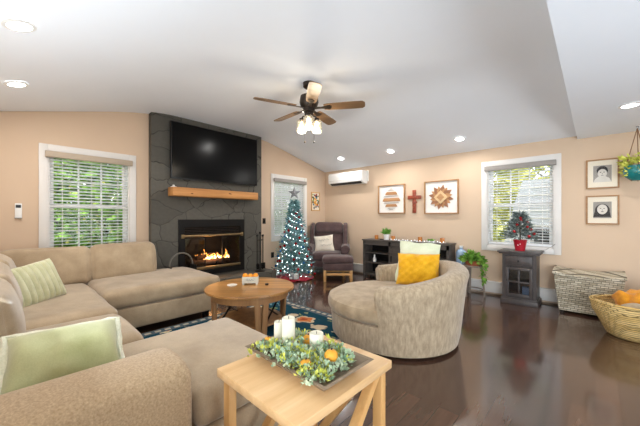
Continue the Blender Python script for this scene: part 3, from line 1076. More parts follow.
def pillow_obj(name, label, loc, nrm, w, h, t, mat, up=(0, 0, 1), roll=0, **k):
    bm = B(); pillow(bm, w, h, t, xf((0, 0, 0), nrm, up, roll), **k)
    return tag(link(name, bm, mat, loc=loc), label, 'pillow')
pillow_obj('throw_pillow', 'ribbed sage plush pillow in the corner of the sectional', (-3.53, .13, .675), (.75, .55, .35), .47, .37, .15, 'sage', roll=math.radians(-8), n=54, ribs=9, ripple=.01)
vp = thing('lumbar_pillow', 'shiny green velvet lumbar pillow with fleecy edge behind the sofa arm', 'pillow', (-1.84, .185, .585))
mv = xf((0, 0, 0), (.64, -.05, .77), (-.55, .05, .8), roll=0)
bm = B(); pillow(bm, .43, .32, .23, mv, n=34, ripple=.05, seed=5); link('cover', bm, 'velvet', vp)
bm = B()
per = []
for u, v in [(-1 + 2 * i / 12, -1) for i in range(12)] + [(1, -1 + 2 * i / 8) for i in range(8)] + [(1 - 2 * i / 12, 1) for i in range(12)] + [(-1, 1 - 2 * i / 8) for i in range(8)]:
    per.append(mv @ Vector((u * .215 * (1 - .05 * (1 - v * v)), random.uniform(-.003, .003), v * .16 * (1 - .05 * (1 - u * u)))))
tube(bm, per, .02, 8, closed=True)
for v in bm.verts: v.co += noise.noise_vector(v.co * 60) * .007
link('fleece_trim', bm, 'fuzz', vp)

# ------------------------------------------------------------------ rug and coffee tables
rg = thing('area_rug', 'teal floral area rug with cream dashes in its border under the round table', 'rug', (-2.6, 1.75, 0))
bm = B(); box(bm, -3.42, -1.95, .66, 2.72, .001, .010); link('pile', bm, 'rug', rg, world=True, smooth=False)
bm = B()
for a in ((-3.54, -1.83, 2.72, 2.845), (-3.54, -1.83, .60, .66), (-3.54, -3.42, .66, 2.72), (-1.95, -1.83, .66, 2.72)): box(bm, a[0], a[1], a[2], a[3], .001, .0105)
y = .68
while y < 2.7:
    for x in (-3.48, -1.89): box(bm, x - .022, x + .022, y, y + .06, .0095, .0115, mi=1)
    y += .10
x = -3.38
while x < -1.95:
    for yy in (2.785, .63): box(bm, x, x + .06, yy - .02, yy + .02, .0095, .0115, mi=1)
    x += .10
link('border', bm, ['rugedge', 'cream_rug'], rg, world=True, smooth=False)

rt_ = thing('round_coffee_table', 'round honey-wood plank coffee table with crossed metal braces', 'coffee table', (-2.85, 1.875, .0105), YAW)
bm = B(); lathe(bm, [(0, .438), (.470, .438), (.490, .445), (.492, .458), (.488, .468), (0, .470)], seg=56); link('tabletop', bm, 'honey', rt_)
bm = B(); lathe(bm, [(.405, .365), (.425, .365), (.425, .438), (.405, .438), (.405, .365)], seg=56, cap=False); link('apron', bm, 'honeyleg', rt_)
bm = B(); lathe(bm, [(0, .10), (.35, .10), (.355, .11), (.35, .12), (0, .12)], seg=48); link('lower_shelf', bm, 'honeyleg', rt_)
feet = []
for k in range(4):
    a = math.radians(-61 + 90 * k)
    bm = B()
    for da in (-.12, .12):
        p = Vector((.405 * math.cos(a + da * 1.0), .405 * math.sin(a + da), .43)); q = Vector((.385 * math.cos(a + da * .55), .385 * math.sin(a + da * .55), 0))
        m3 = Matrix.Rotation(a, 3, 'Z')
        bar(bm, q, p, .05, .03, .003, up=(math.cos(a), math.sin(a), 0))
    link('leg', bm, 'honeyleg', rt_)
    feet.append(a)
for k in (0, 2):
    a, b = feet[k], feet[(k + 1) % 4]
    bm = B()
    A0 = Vector((.375 * math.cos(a), .375 * math.sin(a), 0)); B0 = Vector((.375 * math.cos(b), .375 * math.sin(b), 0)); up = Vector((0, 0, 1))
    bar(bm, A0 + up * .05, B0 + up * .36, .02, .008); bar(bm, A0 + up * .36, B0 + up * .05, .02, .008)
    link('cross_brace', bm, 'black', rt_, smooth=False)
TZ = .481
pb = thing('planter_box', 'small white footed box with dark scrawl holding oranges on round table', 'box', (-2.92, 1.92, TZ), YAW + .1)
bm = B()
for s in (-1, 1): box(bm, -.085, .085, s * .04 - .005, s * .04 + .005, .02, .09, .002)
for s in (-1, 1): box(bm, s * .085 - .005, s * .085 + .005, -.04, .04, .02, .09, .002)
box(bm, -.085, .085, -.04, .04, .018, .028)
for x in (-.075, .075):
    for y in (-.034, .034): lathe(bm, [(.012, 0), (.012, .02)], (x, y, 0), 8)
link('body', bm, 'boxgrey', pb)
bm = B(); tube(bm, [(-.045, -.047, .05), (-.035, -.047, .075), (-.022, -.047, .045), (-.008, -.047, .06), (.005, -.047, .046), (.018, -.047, .062), (.04, -.047, .05)], .002, 5); link('scrawl', bm, 'black', pb)
for (dx, lab) in ((-.06, 'orange at the end of the white box toward the fireplace'), (0, 'middle orange of the row in the white box'), (.06, 'orange at the end of the white box toward the armchair')):
    p = Matrix.Rotation(YAW + .1, 3, 'Z') @ Vector((dx, .0, 0))
    bm = B(); ball(bm, (0, 0, 0), .031, 14, .94)
    tag(link('orange', bm, 'orange', loc=(-2.92 + p.x, 1.92 + p.y, TZ + .028 + .036 + (.028 if dx == 0 else .034))), lab, 'orange')
bm = B(); lathe(bm, [(0, 0), (.05, 0), (.058, .012), (.052, .012), (.046, .006), (0, .006)], seg=24)
tag(link('dish', bm, 'cream', loc=(-3.0, 1.73, TZ)), 'small cream dish on the round table', 'dish')
bm = B(); lathe(bm, [(0, 0), (.02, 0), (.02, .02), (0, .022)], seg=12)
tag(link('tealight_cup', bm, 'bronze', loc=(-2.74, 2.02, TZ)), 'tiny dark cup beside the white box of oranges', 'cup')
bm = B(); lathe(bm, [(0, 0), (.022, 0), (.02, .012), (0, .014)], seg=12)
tag(link('coaster', bm, 'brass', loc=(-2.96, 1.88, TZ)), 'tiny brass coin-like holder between dish and white box', 'holder')

# oak end table in the foreground
E0, E1, F0, F1, EZ = -1.228, -.697, .632, 1.235, .58
et = thing('end_table', 'light oak end table with slanted braces carrying a tray of greenery', 'end table', ((E0 + E1) / 2, (F0 + F1) / 2, 0))
bm = B(); box(bm, E0, E1, F0, F1, EZ - .038, EZ, .004); link('tabletop', bm, 'oak', et, world=True)
for x in (E0 + .045, E1 - .045):
    for y in (F0 + .04, F1 - .04):
        bm = B(); box(bm, x - .024, x + .024, y - .018, y + .018, 0, EZ - .038, .002); link('leg', bm, 'oakleg', et, world=True)
for y in (F0 + .04, F1 - .04):
    bm = B(); bar(bm, (E0 + .085, y, .03), (E1 - .085, y, EZ - .045), .036, .042, .002, up=(0, 1, 0)); link('brace', bm, 'oakleg', et, world=True)
for x in (E0 + .045, E1 - .045):
    bm = B(); bar(bm, (x, F0 + .075, .03), (x, F1 - .075, EZ - .045), .042, .036, .002, up=(0, 1, 0)); link('brace', bm, 'oakleg', et, world=True)
bm = B()
box(bm, E0 + .05, E1 - .05, F0 + .03, F0 + .05, .02, .06); box(bm, E0 + .05, E1 - .05, F1 - .05, F1 - .03, .02, .06)
link('stretcher', bm, 'oakleg', et, world=True)

tc = (-.962, .93, EZ)
tr = thing('dough_tray', 'long weathered wooden tray of greenery on the oak end table', 'tray', tc, .0)
bm = B()
a0, b0, a1, b1, hh = .20, .10, .262, .158, .055
def ring(a, b, z): return [bm.verts.new(v) for v in ((-a, -b, z), (a, -b, z), (a, b, z), (-a, b, z))]
R = [ring(a0, b0, 0), ring(a1, b1, hh), ring(a1 - .016, b1 - .016, hh), ring(a0 - .008, b0 - .008, .014)]
bm.faces.new(R[0][::-1]); bm.faces.new(R[3])
for A_, C_ in zip(R, R[1:]):
    for k in range(4): bm.faces.new((A_[k], A_[(k + 1) % 4], C_[(k + 1) % 4], C_[k]))
link('body', bm, 'tray', tr, smooth=False)
def candle(x, y, h, r, lab):
    t = thing('pillar_candle', lab, 'candle', (tc[0] + x, tc[1] + y, EZ + .014))
    bm = B(); lathe(bm, [(0, 0), (r, 0), (r, h - .004), (r * .92, h), (r * .6, h - .004), (0, h - .006)], seg=20); link('wax', bm, 'wax', t)
    bm = B(); tube(bm, [(0, 0, h - .008), (.002, 0, h + .008)], .0016, 5); link('wick', bm, 'wick', t)
candle(-.236, .03, .118, .025, 'ivory pillar candle at the chaise end of the tray, slightly shorter than its neighbour')
candle(-.150, .022, .160, .033, 'tallest ivory pillar candle in the tray')
candle(-.022, .09, .100, .034, 'low ivory pillar candle in the middle of the tray')
pts, pts2 = [], []
for k in range(215):
    u, v = random.uniform(-1, 1), random.uniform(-1, 1)
    x, y = -.025 + u * .215, -.01 + v * .145
    if min(math.hypot(x + .232, y - .03), math.hypot(x + .150, y - .022), math.hypot(x + .022, y - .09)) < .05: continue
    z = random.uniform(.025, .065) * (1.1 - .5 * abs(u)) + .008
    n = random.randint(9, 14)
    for q in range(n):
        d = rball(); d.z = abs(d.z)
        (pts if (k % 3) else pts2).append((Vector((x, y, z)) + d * .024, d))
gr = thing('succulent_greenery', 'pale green artificial greenery filling the wooden tray', 'greenery', tc)
link('sprigs', leaves(pts, .021, .75, .4, .1), 'succ', gr, smooth=False)['kind'] = 'stuff'
link('yellow_sprigs', leaves(pts2, .022, .55, .5, .1), 'succy', gr, smooth=False)['kind'] = 'stuff'
for (x, y, z, r, lab) in ((-.215, -.055, .07, .026, 'small yellow gourd near the chaise end of the tray'), (-.075, .085, .075, .030, 'orange gourd between tallest and low candle'),
                          (.125, .03, .08, .032, 'orange gourd at the armchair end of the tray'), (.085, -.085, .07, .026, 'yellow gourd near the front edge of the tray')):
    g = thing('gourd', lab, 'gourd', (tc[0] + x, tc[1] + y, EZ + z - .01))
    bm = B(); ball(bm, (0, 0, 0), r, 20, .85)
    for v in bm.verts:
        a = math.atan2(v.co.y, v.co.x); s = 1 - .07 * abs(math.sin(a * 4)); v.co.x *= s; v.co.y *= s
    link('flesh', bm, 'gourd', g)
    bm = B(); tube(bm, [(0, 0, r * .75), (.004, 0, r * 1.05)], .004, 6); link('stem', bm, 'trunk', g)

# ------------------------------------------------------------------ barrel armchair
bc = thing('barrel_armchair', 'round beige chenille barrel armchair on the dark floor', 'armchair', (-1.575, 2.86, 0), YAW)
bm = B()
N = 56
TH = math.radians(108.5)
TC = math.radians(-11.5)
secs = []
for i in range(N + 1):
    th = -TH + 2 * TH * i / N
    zt = .64 + .145 * (0.5 + 0.5 * math.cos(th / TH * PI)) ** .8
    ro, ri = .735, .535
    prof = [(.635, .03), (.655, .12), (.675, .30), (.712, zt - .16)]
    cx_, rr = (ro + ri) / 2, (ro - ri) / 2
    for k in range(9):
        a = PI * k / 8
        prof.append((cx_ + rr * math.cos(a) - .002, zt - .085 + .085 * math.sin(a)))
    prof += [(.53, zt - .2), (.525, .30), (.525, .06)]
    secs.append([bm.verts.new((r * math.cos(th + TC), r * math.sin(th + TC), z)) for r, z in prof])
for A_, C_ in zip(secs, secs[1:]):
    for k in range(len(A_) - 1): bm.faces.new((A_[k], A_[k + 1], C_[k + 1], C_[k]))
    bm.faces.new((A_[-1], A_[0], C_[0], C_[-1]))
e0 = bm.faces.new(secs[0]); e1 = bm.faces.new(secs[-1][::-1])
bmesh.ops.recalc_face_normals(bm, faces=bm.faces)
bmesh.ops.bevel(bm, geom=list(e0.edges) + list(e1.edges), offset=.03, segments=3, affect='EDGES')
link('back_shell', bm, 'chen', bc)
bm = B(); lathe(bm, [(0, .03), (.60, .03), (.625, .06), (.64, .275), (.60, .29), (0, .29)], (-.07, 0, 0), 56); link('base', bm, 'chen', bc)
bm = B(); lathe(bm, [(0, .285), (.58, .285), (.625, .30), (.648, .335), (.652, .38), (.635, .425), (.58, .452), (.4, .468), (0, .475)], (-.095, 0, 0), 56)
for v in bm.verts: v.co += noise.noise_vector(v.co * 5) * .006
link('seat_cushion', bm, 'chen_top', bc)
bm = B(); lathe(bm, [(0, 0), (.45, 0), (.45, .03), (0, .03)], seg=40); link('swivel_base', bm, 'black', bc)

for ch in bc.children: ch.data.transform(Matrix.Diagonal((.975, .985, 1, 1)))
fwv = Vector((-math.sin(YAW), math.cos(YAW), 0)); rtv = Vector((math.cos(YAW), math.sin(YAW), 0))
def cs(s, d, z): return tuple(rtv * s + fwv * d + Vector((0, 0, z)))
nr = tuple(-rtv * .45 - fwv * .75 + Vector((0, 0, .30)))
pillow_obj('throw_pillow', 'pale green square pillow with scalloped edge behind the mustard pillow', cs(1.165, 3.49, .715), nr, .48, .50, .14, 'mint', roll=math.radians(3), ripple=.03, seed=9, pinch=.03)
pillow_obj('throw_pillow', 'mustard yellow quilted pillow leaning in the barrel armchair', cs(1.11, 3.32, .665), nr, .47, .37, .13, 'mustard', roll=math.radians(-2), quilt=7, ripple=.015, seed=4)

# ------------------------------------------------------------------ recliner and ottoman
rc = thing('wing_recliner', 'plum-brown wingback recliner with oak legs in the room corner', 'recliner', (-4.36, 4.89, 0), YAW - .12)
bm = B(); pad(bm, (.56, .62, .17), .06, 12, .02, T((0, -.08, .42)), .004, 1); link('seat_cushion', bm, 'plum', rc)
bm = B(); box(bm, -.36, .36, -.36, .34, .20, .36, .02); link('frame', bm, 'plum', rc)
mb = T((0, .29, .74)) @ Matrix.Rotation(math.radians(-14), 4, 'X')
bm = B(); pad(bm, (.58, .17, .80), .07, 12, .0, mb, .004, 2, side=.02); bk = link('backrest', bm, 'plum', rc)
bm = B(); pad(bm, (.56, .16, .27), .075, 12, .0, T((0, .27, 1.02)) @ Matrix.Rotation(math.radians(-14), 4, 'X'), .004, 3); link('headrest', bm, 'plum', rc)
for s in (-1, 1):
    bm = B(); pad(bm, (.13, .62, .30), .05, 10, 0, T((s * .33, -.04, .42)), .003)
    tube(bm, [(s * .35, -.37, .585), (s * .35, .0, .585), (s * .34, .24, .60)], .085, 14)
    link('arm', bm, 'plum', rc)
    bm = B(); prism(bm, [(.40, .58), (.42, 1.12), (.36, 1.15), (.20, 1.10), (.12, .95), (.10, .75), (.02, .62)], 0, s * .335 - .04, s * .335 + .04, bev=.03); link('wing', bm, 'plum', rc)
    for y in (-.31, .28):
        bm = B(); lathe(bm, [(.018, 0), (.026, .2)], (s * .31, y, 0), 12); link('leg', bm, 'oakleg', rc)
for ch in rc.children: ch.data.transform(Matrix.Diagonal((1.14, 1, 1, 1)))
Rc = Matrix.Rotation(YAW - .12, 3, 'Z')
p = Rc @ Vector((-.09, .02, 0))
nl = Rc @ Vector((-.1, -1, .38))
pillow_obj('throw_pillow', 'cream printed pillow leaning on the plum recliner', (-4.36 + p.x, 4.89 + p.y, .675), tuple(nl), .44, .38, .12, 'cream', roll=math.radians(-8), ripple=.01, seed=2)
pw = bpy.data.objects['throw_pillow.003'] if 'throw_pillow.003' in bpy.data.objects else None
if pw is not None:
    bm = B()
    for (a, b, c) in ((-.10, .06, .5), (.02, .07, 1.7), (-.05, -.05, 2.6), (.07, -.06, 4.0)):
        tube(bm, [(a + .022 * q, -.066 + .15 * ((a + .022 * q) ** 2 + b ** 2), b + .022 * math.sin(q * 2.1 + c)) for q in range(6)], .004, 5)
    bm.transform(xf((0, 0, 0), tuple(nl), (0, 0, 1), math.radians(-8)))
    link('printed_scroll', bm, 'photo_mid', pw)
ot = thing('ottoman', 'plum-brown ottoman on an oak frame in front of the recliner', 'ottoman', (-3.79, 4.55, 0), YAW - .04)
bm = B(); pad(bm, (.62, .46, .13), .055, 12, .02, T((0, 0, .42)), .003); link('cushion', bm, 'plum', ot)
bm = B(); box(bm, -.30, .30, -.22, .22, .22, .36, .03, seg=3); link('apron', bm, 'plum', ot)
for x in (-.26, .26):
    for y in (-.18, .18):
        bm = B(); box(bm, x - .024, x + .024, y - .02, y + .02, 0, .23, .004); link('leg', bm, 'oakleg', ot)
bm = B(); box(bm, -.25, .25, -.195, -.17, .12, .165, .004); box(bm, -.25, .25, .17, .195, .12, .165, .004); link('stretcher', bm, 'oakleg', ot)

# ------------------------------------------------------------------ Christmas tree
TX, TY = -4.58, 4.08
xt = thing('christmas_tree', 'blue-green artificial Christmas tree with silver star in front of window', 'Christmas tree', (TX, TY, 0))
pts = []
for k in range(470):
    t = (k + .5) / 470
    z = .16 + 1.42 * t ** 1.05
    r = .385 * (1 - t) ** .95 + .045
    a = k * 2.39996
    dirv = Vector((math.cos(a), math.sin(a), 0))
    tip = dirv * r * random.uniform(.62, 1.16)
    base = dirv * r * .25
    for q in range(7):
        s = q / 6
        p = base.lerp(tip, s) + Vector((0, 0, z - .10 * s * (1 - t) + .03 * s))
        for _ in range(2):
            sd = Vector((-dirv.y, dirv.x, 0)) * random.uniform(-1, 1)
            p = Vector((max(p.x, -.27), p.y, p.z))
            pts.append((p, dirv * .6 + sd + Vector((0, 0, -.1))))
link('foliage', leaves(pts, .085, .22, .1), 'needle', xt, smooth=False)
bm = B(); tube(bm, [(0, 0, .0), (0, 0, 1.6)], .022, 8, taper=[1, .4]); link('trunk', bm, 'trunk', xt)
bm = B()
star = []
for k in range(10):
    a = PI / 2 + PI * k / 5
    rr = .14 if k % 2 == 0 else .056
    star.append((rr * math.cos(a), 1.77 + rr * math.sin(a)))
A_ = bm.verts.new((0, -.03, 1.77)); C_ = bm.verts.new((0, .03, 1.77))
vs = [bm.verts.new((x, 0, z)) for x, z in star]
for k in range(10):
    bm.faces.new((A_, vs[k], vs[(k + 1) % 10])); bm.faces.new((C_, vs[(k + 1) % 10], vs[k]))
bm.transform(Matrix.Rotation(YAW, 4, 'Z'))
link('star', bm, 'silver', xt, smooth=False)['label'] = 'silver glitter star'
bm = B(); lathe(bm, [(.05, .10), (.15, .075), (.29, .04), (.39, .012), (.405, .004), (.37, .002)], seg=40, cap=False)
for v in bm.verts:
    v.co.x = max(v.co.x, -.35)
    a = math.atan2(v.co.y, v.co.x); v.co.z += .012 * math.sin(a * 9) * (Vector((v.co.x, v.co.y)).length / .4) ** 2 * .7 + .006
tag(link('tree_skirt', bm, 'skirt', loc=(TX, TY, 0.002)), 'crimson felt skirt around the foot of the Christmas tree', 'tree skirt')
bm = B()
rnd = random.Random(11)
for k in range(240):
    t = (k + .5) / 240
    z = .14 + 1.4 * t
    r = (.385 * (1 - t) ** .95 + .045) * rnd.uniform(.6, 1.04)
    a = k * 2.39996 * 1.7
    ball(bm, (max(-.33, r * math.cos(a)), r * math.sin(a), z - .07 * (1 - t)), .0065, 6)
tag(link('fairy_lights', bm, 'fairy', loc=(TX, TY, 0), smooth=False), 'cool white fairy lights wound all around the Christmas tree', 'lights', kind='stuff')
protos = {}
for mt, lab in (('redorn', 'small red bauble on the lit Christmas tree'), ('silver', 'small silver bauble on the lit Christmas tree'), ('blueorn', 'small blue bauble on the lit Christmas tree')):
    protos[mt] = lab
cnt = 0
first = {}
for k in range(96):
    t = (k + .5) / 96
    z = .16 + 1.32 * t
    r = (.385 * (1 - t) ** .95 + .045) * 1.02
    a = k * 2.39996 + .6
    if math.cos(a - (YAW - PI / 2)) < -.25: continue
    mt = ('redorn', 'silver', 'redorn', 'blueorn')[cnt % 4]
    cnt += 1
    loc = (TX + r * math.cos(a), TY + r * math.sin(a), z - .07 * (1 - t))
    if mt not in first:
        bm = B(); ball(bm, (0, 0, 0), .027, 10); lathe(bm, [(.007, .025), (.007, .034)], seg=6)
        o = link('bauble', bm, mt)
        first[mt] = o
    else:
        o = first[mt].copy(); COL.objects.link(o)
    o.location = loc
    tag(o, protos[mt], 'bauble', protos[mt].split(' on ')[0].replace('small ', '') + 's on the tree')
for (dx, dy, w, h, lab) in ((.24, -.22, .16, .10, 'white wrapped parcel on the skirt under the Christmas tree'), ):
    t = thing('gift_parcel', lab, 'gift', (TX + dx, TY + dy, .045), .5)
    bm = B(); box(bm, -w / 2, w / 2, -.06, .06, 0, h, .008); link('wrapping', bm, 'paper', t)
    bm = B(); box(bm, -.012, .012, -.062, .062, -.001, h + .002); link('ribbon', bm, 'silver', t)

# ------------------------------------------------------------------ things on the walls
def framed(name, label, cat, x0, x1, z0, z1, fmat, back, fw=.022, depth=.045):
    r = thing(name, label, cat, ((x0 + x1) / 2, YB, (z0 + z1) / 2))
    W, Hh = (x1 - x0) / 2, (z1 - z0) / 2
    bm = B()
    box(bm, -W, -W + fw, -depth, 0, -Hh, Hh, .003); box(bm, W - fw, W, -depth, 0, -Hh, Hh, .003)
    box(bm, -W + fw, W - fw, -depth, 0, Hh - fw, Hh, .003); box(bm, -W + fw, W - fw, -depth, 0, -Hh, -Hh + fw, .003)
    link('frame', bm, fmat, r)
    bm = B(); box(bm, -W + fw, W - fw, -.016, -.004, -Hh + fw, Hh - fw); link('backing', bm, back, r, smooth=False)
    return r, W - fw, Hh - fw


a1, W, Hh = framed('wall_art', 'square framed wood art of stacked pointed bands, beside the air conditioner', 'wall art', -3.39, -2.775, 1.34, 1.94, 'frame', 'canvas')
rows = [(.215, .045, .02, 'inlaygrey'), (.185, .085, .012, 'inlaygrey'), (.12, .14, .062, 'inlay1'), (.062, .185, .016, 'inlaygrey'), (-.01, .205, .07, 'inlay1'), (-.078, .185, .016, 'inlaygrey'),
        (-.13, .14, .055, 'inlay1'), (-.185, .085, .012, 'inlaygrey'), (-.215, .055, .018, 'inlaygrey')]
for z, hw, th, mt in rows:
    bm = B(); prism(bm, [(-hw, z - th / 2), (hw, z - th / 2), (hw - .012, z), (hw - .035, z + th / 2), (-hw + .035, z + th / 2), (-hw + .012, z)], 1, -.028, -.016)
    link('inlay_band', bm, mt, a1, smooth=False)
a2, W, Hh = framed('wall_art', 'square framed wood art of an eight-pointed star with pale diamond centre', 'wall art', -2.375, -1.75, 1.325, 1.94, 'frame', 'canvas')
for k in range(16):
    a = PI * k / 8 + PI / 16
    L, wd = ((.25, .058), (.205, .05))[k % 2]
    m = Matrix.Rotation(a, 4, 'Y')
    bm = B(); prism(bm, [(0, 0), (.12, -wd), (L * (1.0 if k % 2 else .92), 0), (.12, wd)], 1, -.026 - .0006 * k, -.016); bm.transform(m)
    link('star_point', bm, ('inlay2', 'inlay1')[k % 2], a2, smooth=False)
bm = B(); prism(bm, [(.125, 0), (0, .125), (-.125, 0), (0, -.125)], 1, -.046, -.020); link('diamond', bm, 'inlay3', a2, smooth=False)
bm = B(); prism(bm, [(.07, 0), (0, .07), (-.07, 0), (0, -.07)], 1, -.050, -.046); link('inner_diamond', bm, 'inlay1', a2, smooth=False)
bm = B(); box(bm, -.035, .035, -.03, 0, -.225, .225, .006); box(bm, -.135, .135, -.031, 0, .045, .115, .006); lathe(bm, [(0, -.04), (.05, -.034), (.05, 0)], seg=16, cap=False)
tag(link('wall_cross', bm, 'mosaic', loc=(-2.58, YB, 1.575)), 'red-brown mosaic cross hung between the two square wood artworks', 'cross')


def portrait(label, z0, z1, hairw, smile):
    r, W, Hh = framed('portrait_photo', label, 'framed photo', -.09, .232, z0, z1, 'frame', 'matboard', .018, .03)
    w, h = W * .62, Hh * .62
    bm = B(); box(bm, -w, w, -.0185, -.016, -h, h); link('print', bm, 'photo_mid', r, smooth=False)
    def disc(cx, cz, rx, rz, y, mt, nm):
        b2 = B(); lathe(b2, [(0, 0), (1, 0), (1, .0012), (0, .0012)], seg=24)
        b2.transform(T((cx, y, cz)) @ Matrix.Rotation(PI / 2, 4, 'X') @ Matrix.Diagonal((rx, rz, 1, 1)))
        link(nm, b2, mt, r, smooth=False)
    prism_b = B(); prism(prism_b, [(-w, -h), (w, -h), (w * .75, -h * .55), (.02, -h * .25), (-.03, -h * .25), (-w * .75, -h * .55)], 1, -.0195, -.0184); link('shoulders', prism_b, 'photo_light' if not smile else 'photo_mid', r, smooth=False)
    if smile:
        hb_ = B(); prism(hb_, [(-.068, 0), (.068, 0), (.082, -h * .85), (-.09, -h * .85)], 1, -.0198, -.0190); link('long_hair', hb_, 'photo_black', r, smooth=False)
    disc(0, .042 if not smile else -.005, hairw, .06 if not smile else .085, -.0197, 'photo_black', 'hair')
    disc(0, .006 if not smile else .008, .045 if not smile else .050, .056 if not smile else .066, -.0210, 'photo_light', 'face')
    for s in (-1, 1): disc(s * .017, .02, .008, .0045, -.0225, 'photo_black', 'eye')
    disc(0, -.022, .014, .005 if smile else .003, -.0225, 'photo_dark', 'mouth')
    disc(0, .0, .005, .008, -.0224, 'photo_mid', 'nose')
    b3 = B(); box(b3, -W, W, -.0255, -.0245, -Hh, Hh); link('glazing', b3, 'pane', r, smooth=False)


portrait('upper framed black and white portrait of a short-haired child', 1.645, 2.04, .055, False)
portrait('lower framed black and white portrait of a long-haired smiling child', 1.163, 1.552, .072, True)

# small colourful picture on the left wall
cp = thing('small_picture', 'small colourful picture on the wall between tree and air conditioner', 'picture', (XL, 5.1, 1.65))
bm = B()
for s in (-1, 1):
    box(bm, 0, .02, s * .135 - .01, s * .135 + .01, -.225, .225, .002); box(bm, 0, .02, -.125, .125, s * .215 - .01, s * .215 + .01, .002)
link('frame', bm, 'oakleg', cp)
bm = B(); box(bm, .002, .010, -.125, .125, -.205, .205); link('print', bm, 'matboard', cp, smooth=False)
rnd = random.Random(5)
for k in range(60):
    y, z = rnd.uniform(-.10, .10), rnd.uniform(-.18, .18)
    c = 'gourd' if abs(y) < .05 and -.1 < z < .08 else rnd.choice(('redorn', 'darkgap', 'leaf', 'black', 'teal', 'blueorn'))
    bm = B(); lathe(bm, [(0, 0), (1, 0), (1, 1), (0, 1)], seg=6)
    bm.transform(T((.010, y, z)) @ Matrix.Rotation(PI / 2, 4, 'Y') @ Matrix.Rotation(rnd.uniform(0, 3), 4, 'Z') @ Matrix.Diagonal((rnd.uniform(.012, .034), rnd.uniform(.010, .024), .001 + .0001 * k, 1)))
    link('colour_patch', bm, c, cp, smooth=False)

# air conditioner
ac = thing('air_conditioner', 'white wall-mounted air conditioner near the room corner', 'air conditioner', (-4.17, YB, 2.015))
bm = B(); prism(bm, [(0, 0), (-.13, 0), (-.215, .055), (-.225, .24), (-.20, .285), (0, .285)], 0, -.49, .49, bev=.012, seg=3); link('housing', bm, 'plastic', ac)
bm = B(); obox(bm, (0, -.172, .024), (.88, .07, .008), Matrix.Rotation(math.radians(-33), 3, 'X')); link('louver', bm, 'darkgap', ac)
bm = B(); box(bm, -.47, .47, -.2275, -.223, .10, .104); link('panel_seam', bm, 'photo_mid', ac)
bm = B(); box(bm, .495, .525, -.05, 0, .05, .29, .01); link('line_cover', bm, 'plastic', ac)

# ------------------------------------------------------------------ sideboard with its things
SX0, SX1, SY0, SY1, SZ = -3.53, -1.79, 5.06, 5.37, .812
sb = thing('sideboard', 'charcoal wood sideboard with open shelves against the back wall', 'sideboard', ((SX0 + SX1) / 2, 5.22, 0))
bm = B(); box(bm, SX0 - .02, SX1 + .02, SY0 - .02, SY1 + .01, SZ - .03, SZ, .004); link('top', bm, 'greywood', sb, world=True)
bm = B()
for x in (SX0, SX0 + .60, SX1 - .64, SX1 - .04): box(bm, x, x + .04, SY0, SY1, .04, SZ - .03)
box(bm, SX0, SX1, SY1 - .015, SY1, .08, SZ - .03, mi=1); box(bm, SX0, SX1, SY0 + .01, SY1, .08, .11)
box(bm, SX0, SX1, SY0, SY0 + .02, SZ - .11, SZ - .03)
link('carcass', bm, ['greywood', 'black'], sb, world=True)
for x0, x1 in ((SX0 + .04, SX0 + .60), (SX1 - .60, SX1 - .04)):
    for z in (.33, .53):
        bm = B(); box(bm, x0, x1, SY0 + .02, SY1 - .015, z, z + .02); link('shelf', bm, 'greywood', sb, world=True)
for x0, x1 in ((SX0 + .64, SX0 + 1.0), (SX0 + 1.0, SX1 - .64)):
    bm = B(); s = .05
    box(bm, x0 + .005, x0 + s, SY0 - .005, SY0 + .015, .10, SZ - .115); box(bm, x1 - s, x1 - .005, SY0 - .005, SY0 + .015, .10, SZ - .115)
    box(bm, x0 + s, x1 - s, SY0 - .005, SY0 + .015, .10, .10 + s); box(bm, x0 + s, x1 - s, SY0 - .005, SY0 + .015, SZ - .115 - s, SZ - .115)
    box(bm, x0 + s, x1 - s, SY0 + .004, SY0 + .010, .10 + s, SZ - .115 - s)
    dr = link('door', bm, 'greywood', sb, world=True)
    bm = B(); box(bm, x0 + .02, x0 + .032, SY0 - .03, SY0 - .006, .40, .52, .003)
    bm.transform(T((-sb.location.x, -5.22, 0))); link('handle', bm, 'black', dr)
for x in (SX0 + .02, SX1 - .02):
    for y in (SY0 + .03, SY1 - .03):
        bm = B(); box(bm, x - .02, x + .02, y - .02, y + .02, 0, .045); link('foot', bm, 'greywood', sb, world=True)
bm = B(); lathe(bm, [(0, 0), (.032, 0), (.036, .03), (.03, .07), (.014, .10), (.016, .13), (.008, .15), (0, .155)], seg=16)
tag(link('figurine', bm, 'plastic', loc=(-3.32, 5.17, .35)), 'small white figurine on the lower shelf of the sideboard', 'figurine')
for x, y, lab in ((-3.29, 5.2, 'amber glass candle cup at the recliner end of the sideboard'), (-2.91, 5.2, 'amber glass candle cup just beside the white potted plant'),
                  (-2.355, 5.2, 'amber glass candle cup in the middle of the sideboard, behind the pillows'), (-1.95, 5.2, 'amber glass candle cup toward the water jug end of the sideboard')):
    bm = B(); lathe(bm, [(0, 0), (.034, 0), (.038, .01), (.038, .085), (.034, .085), (.033, .015), (0, .012)], seg=18)
    tag(link('candle_cup', bm, 'amber', loc=(x, y, SZ)), lab, 'candle holder', 'amber cups on the sideboard')
pp = thing('potted_plant', 'small spiky green plant in a white pot on the sideboard', 'plant', (-3.06, 5.21, SZ))
bm = B(); lathe(bm, [(0, 0), (.05, 0), (.065, .11), (.058, .11), (.046, .02), (0, .015)], seg=20); link('pot', bm, 'plastic', pp)
bm = B(); lathe(bm, [(0, .085), (.056, .09), (0, .1)], seg=14); link('soil', bm, 'wick', pp)
pts = []
for k in range(170):
    d = rball(); d.z = abs(d.z) + .5; d.normalize()
    pts.append((Vector((d.x * .035, d.y * .035, .10 + random.uniform(0, .05))), d))
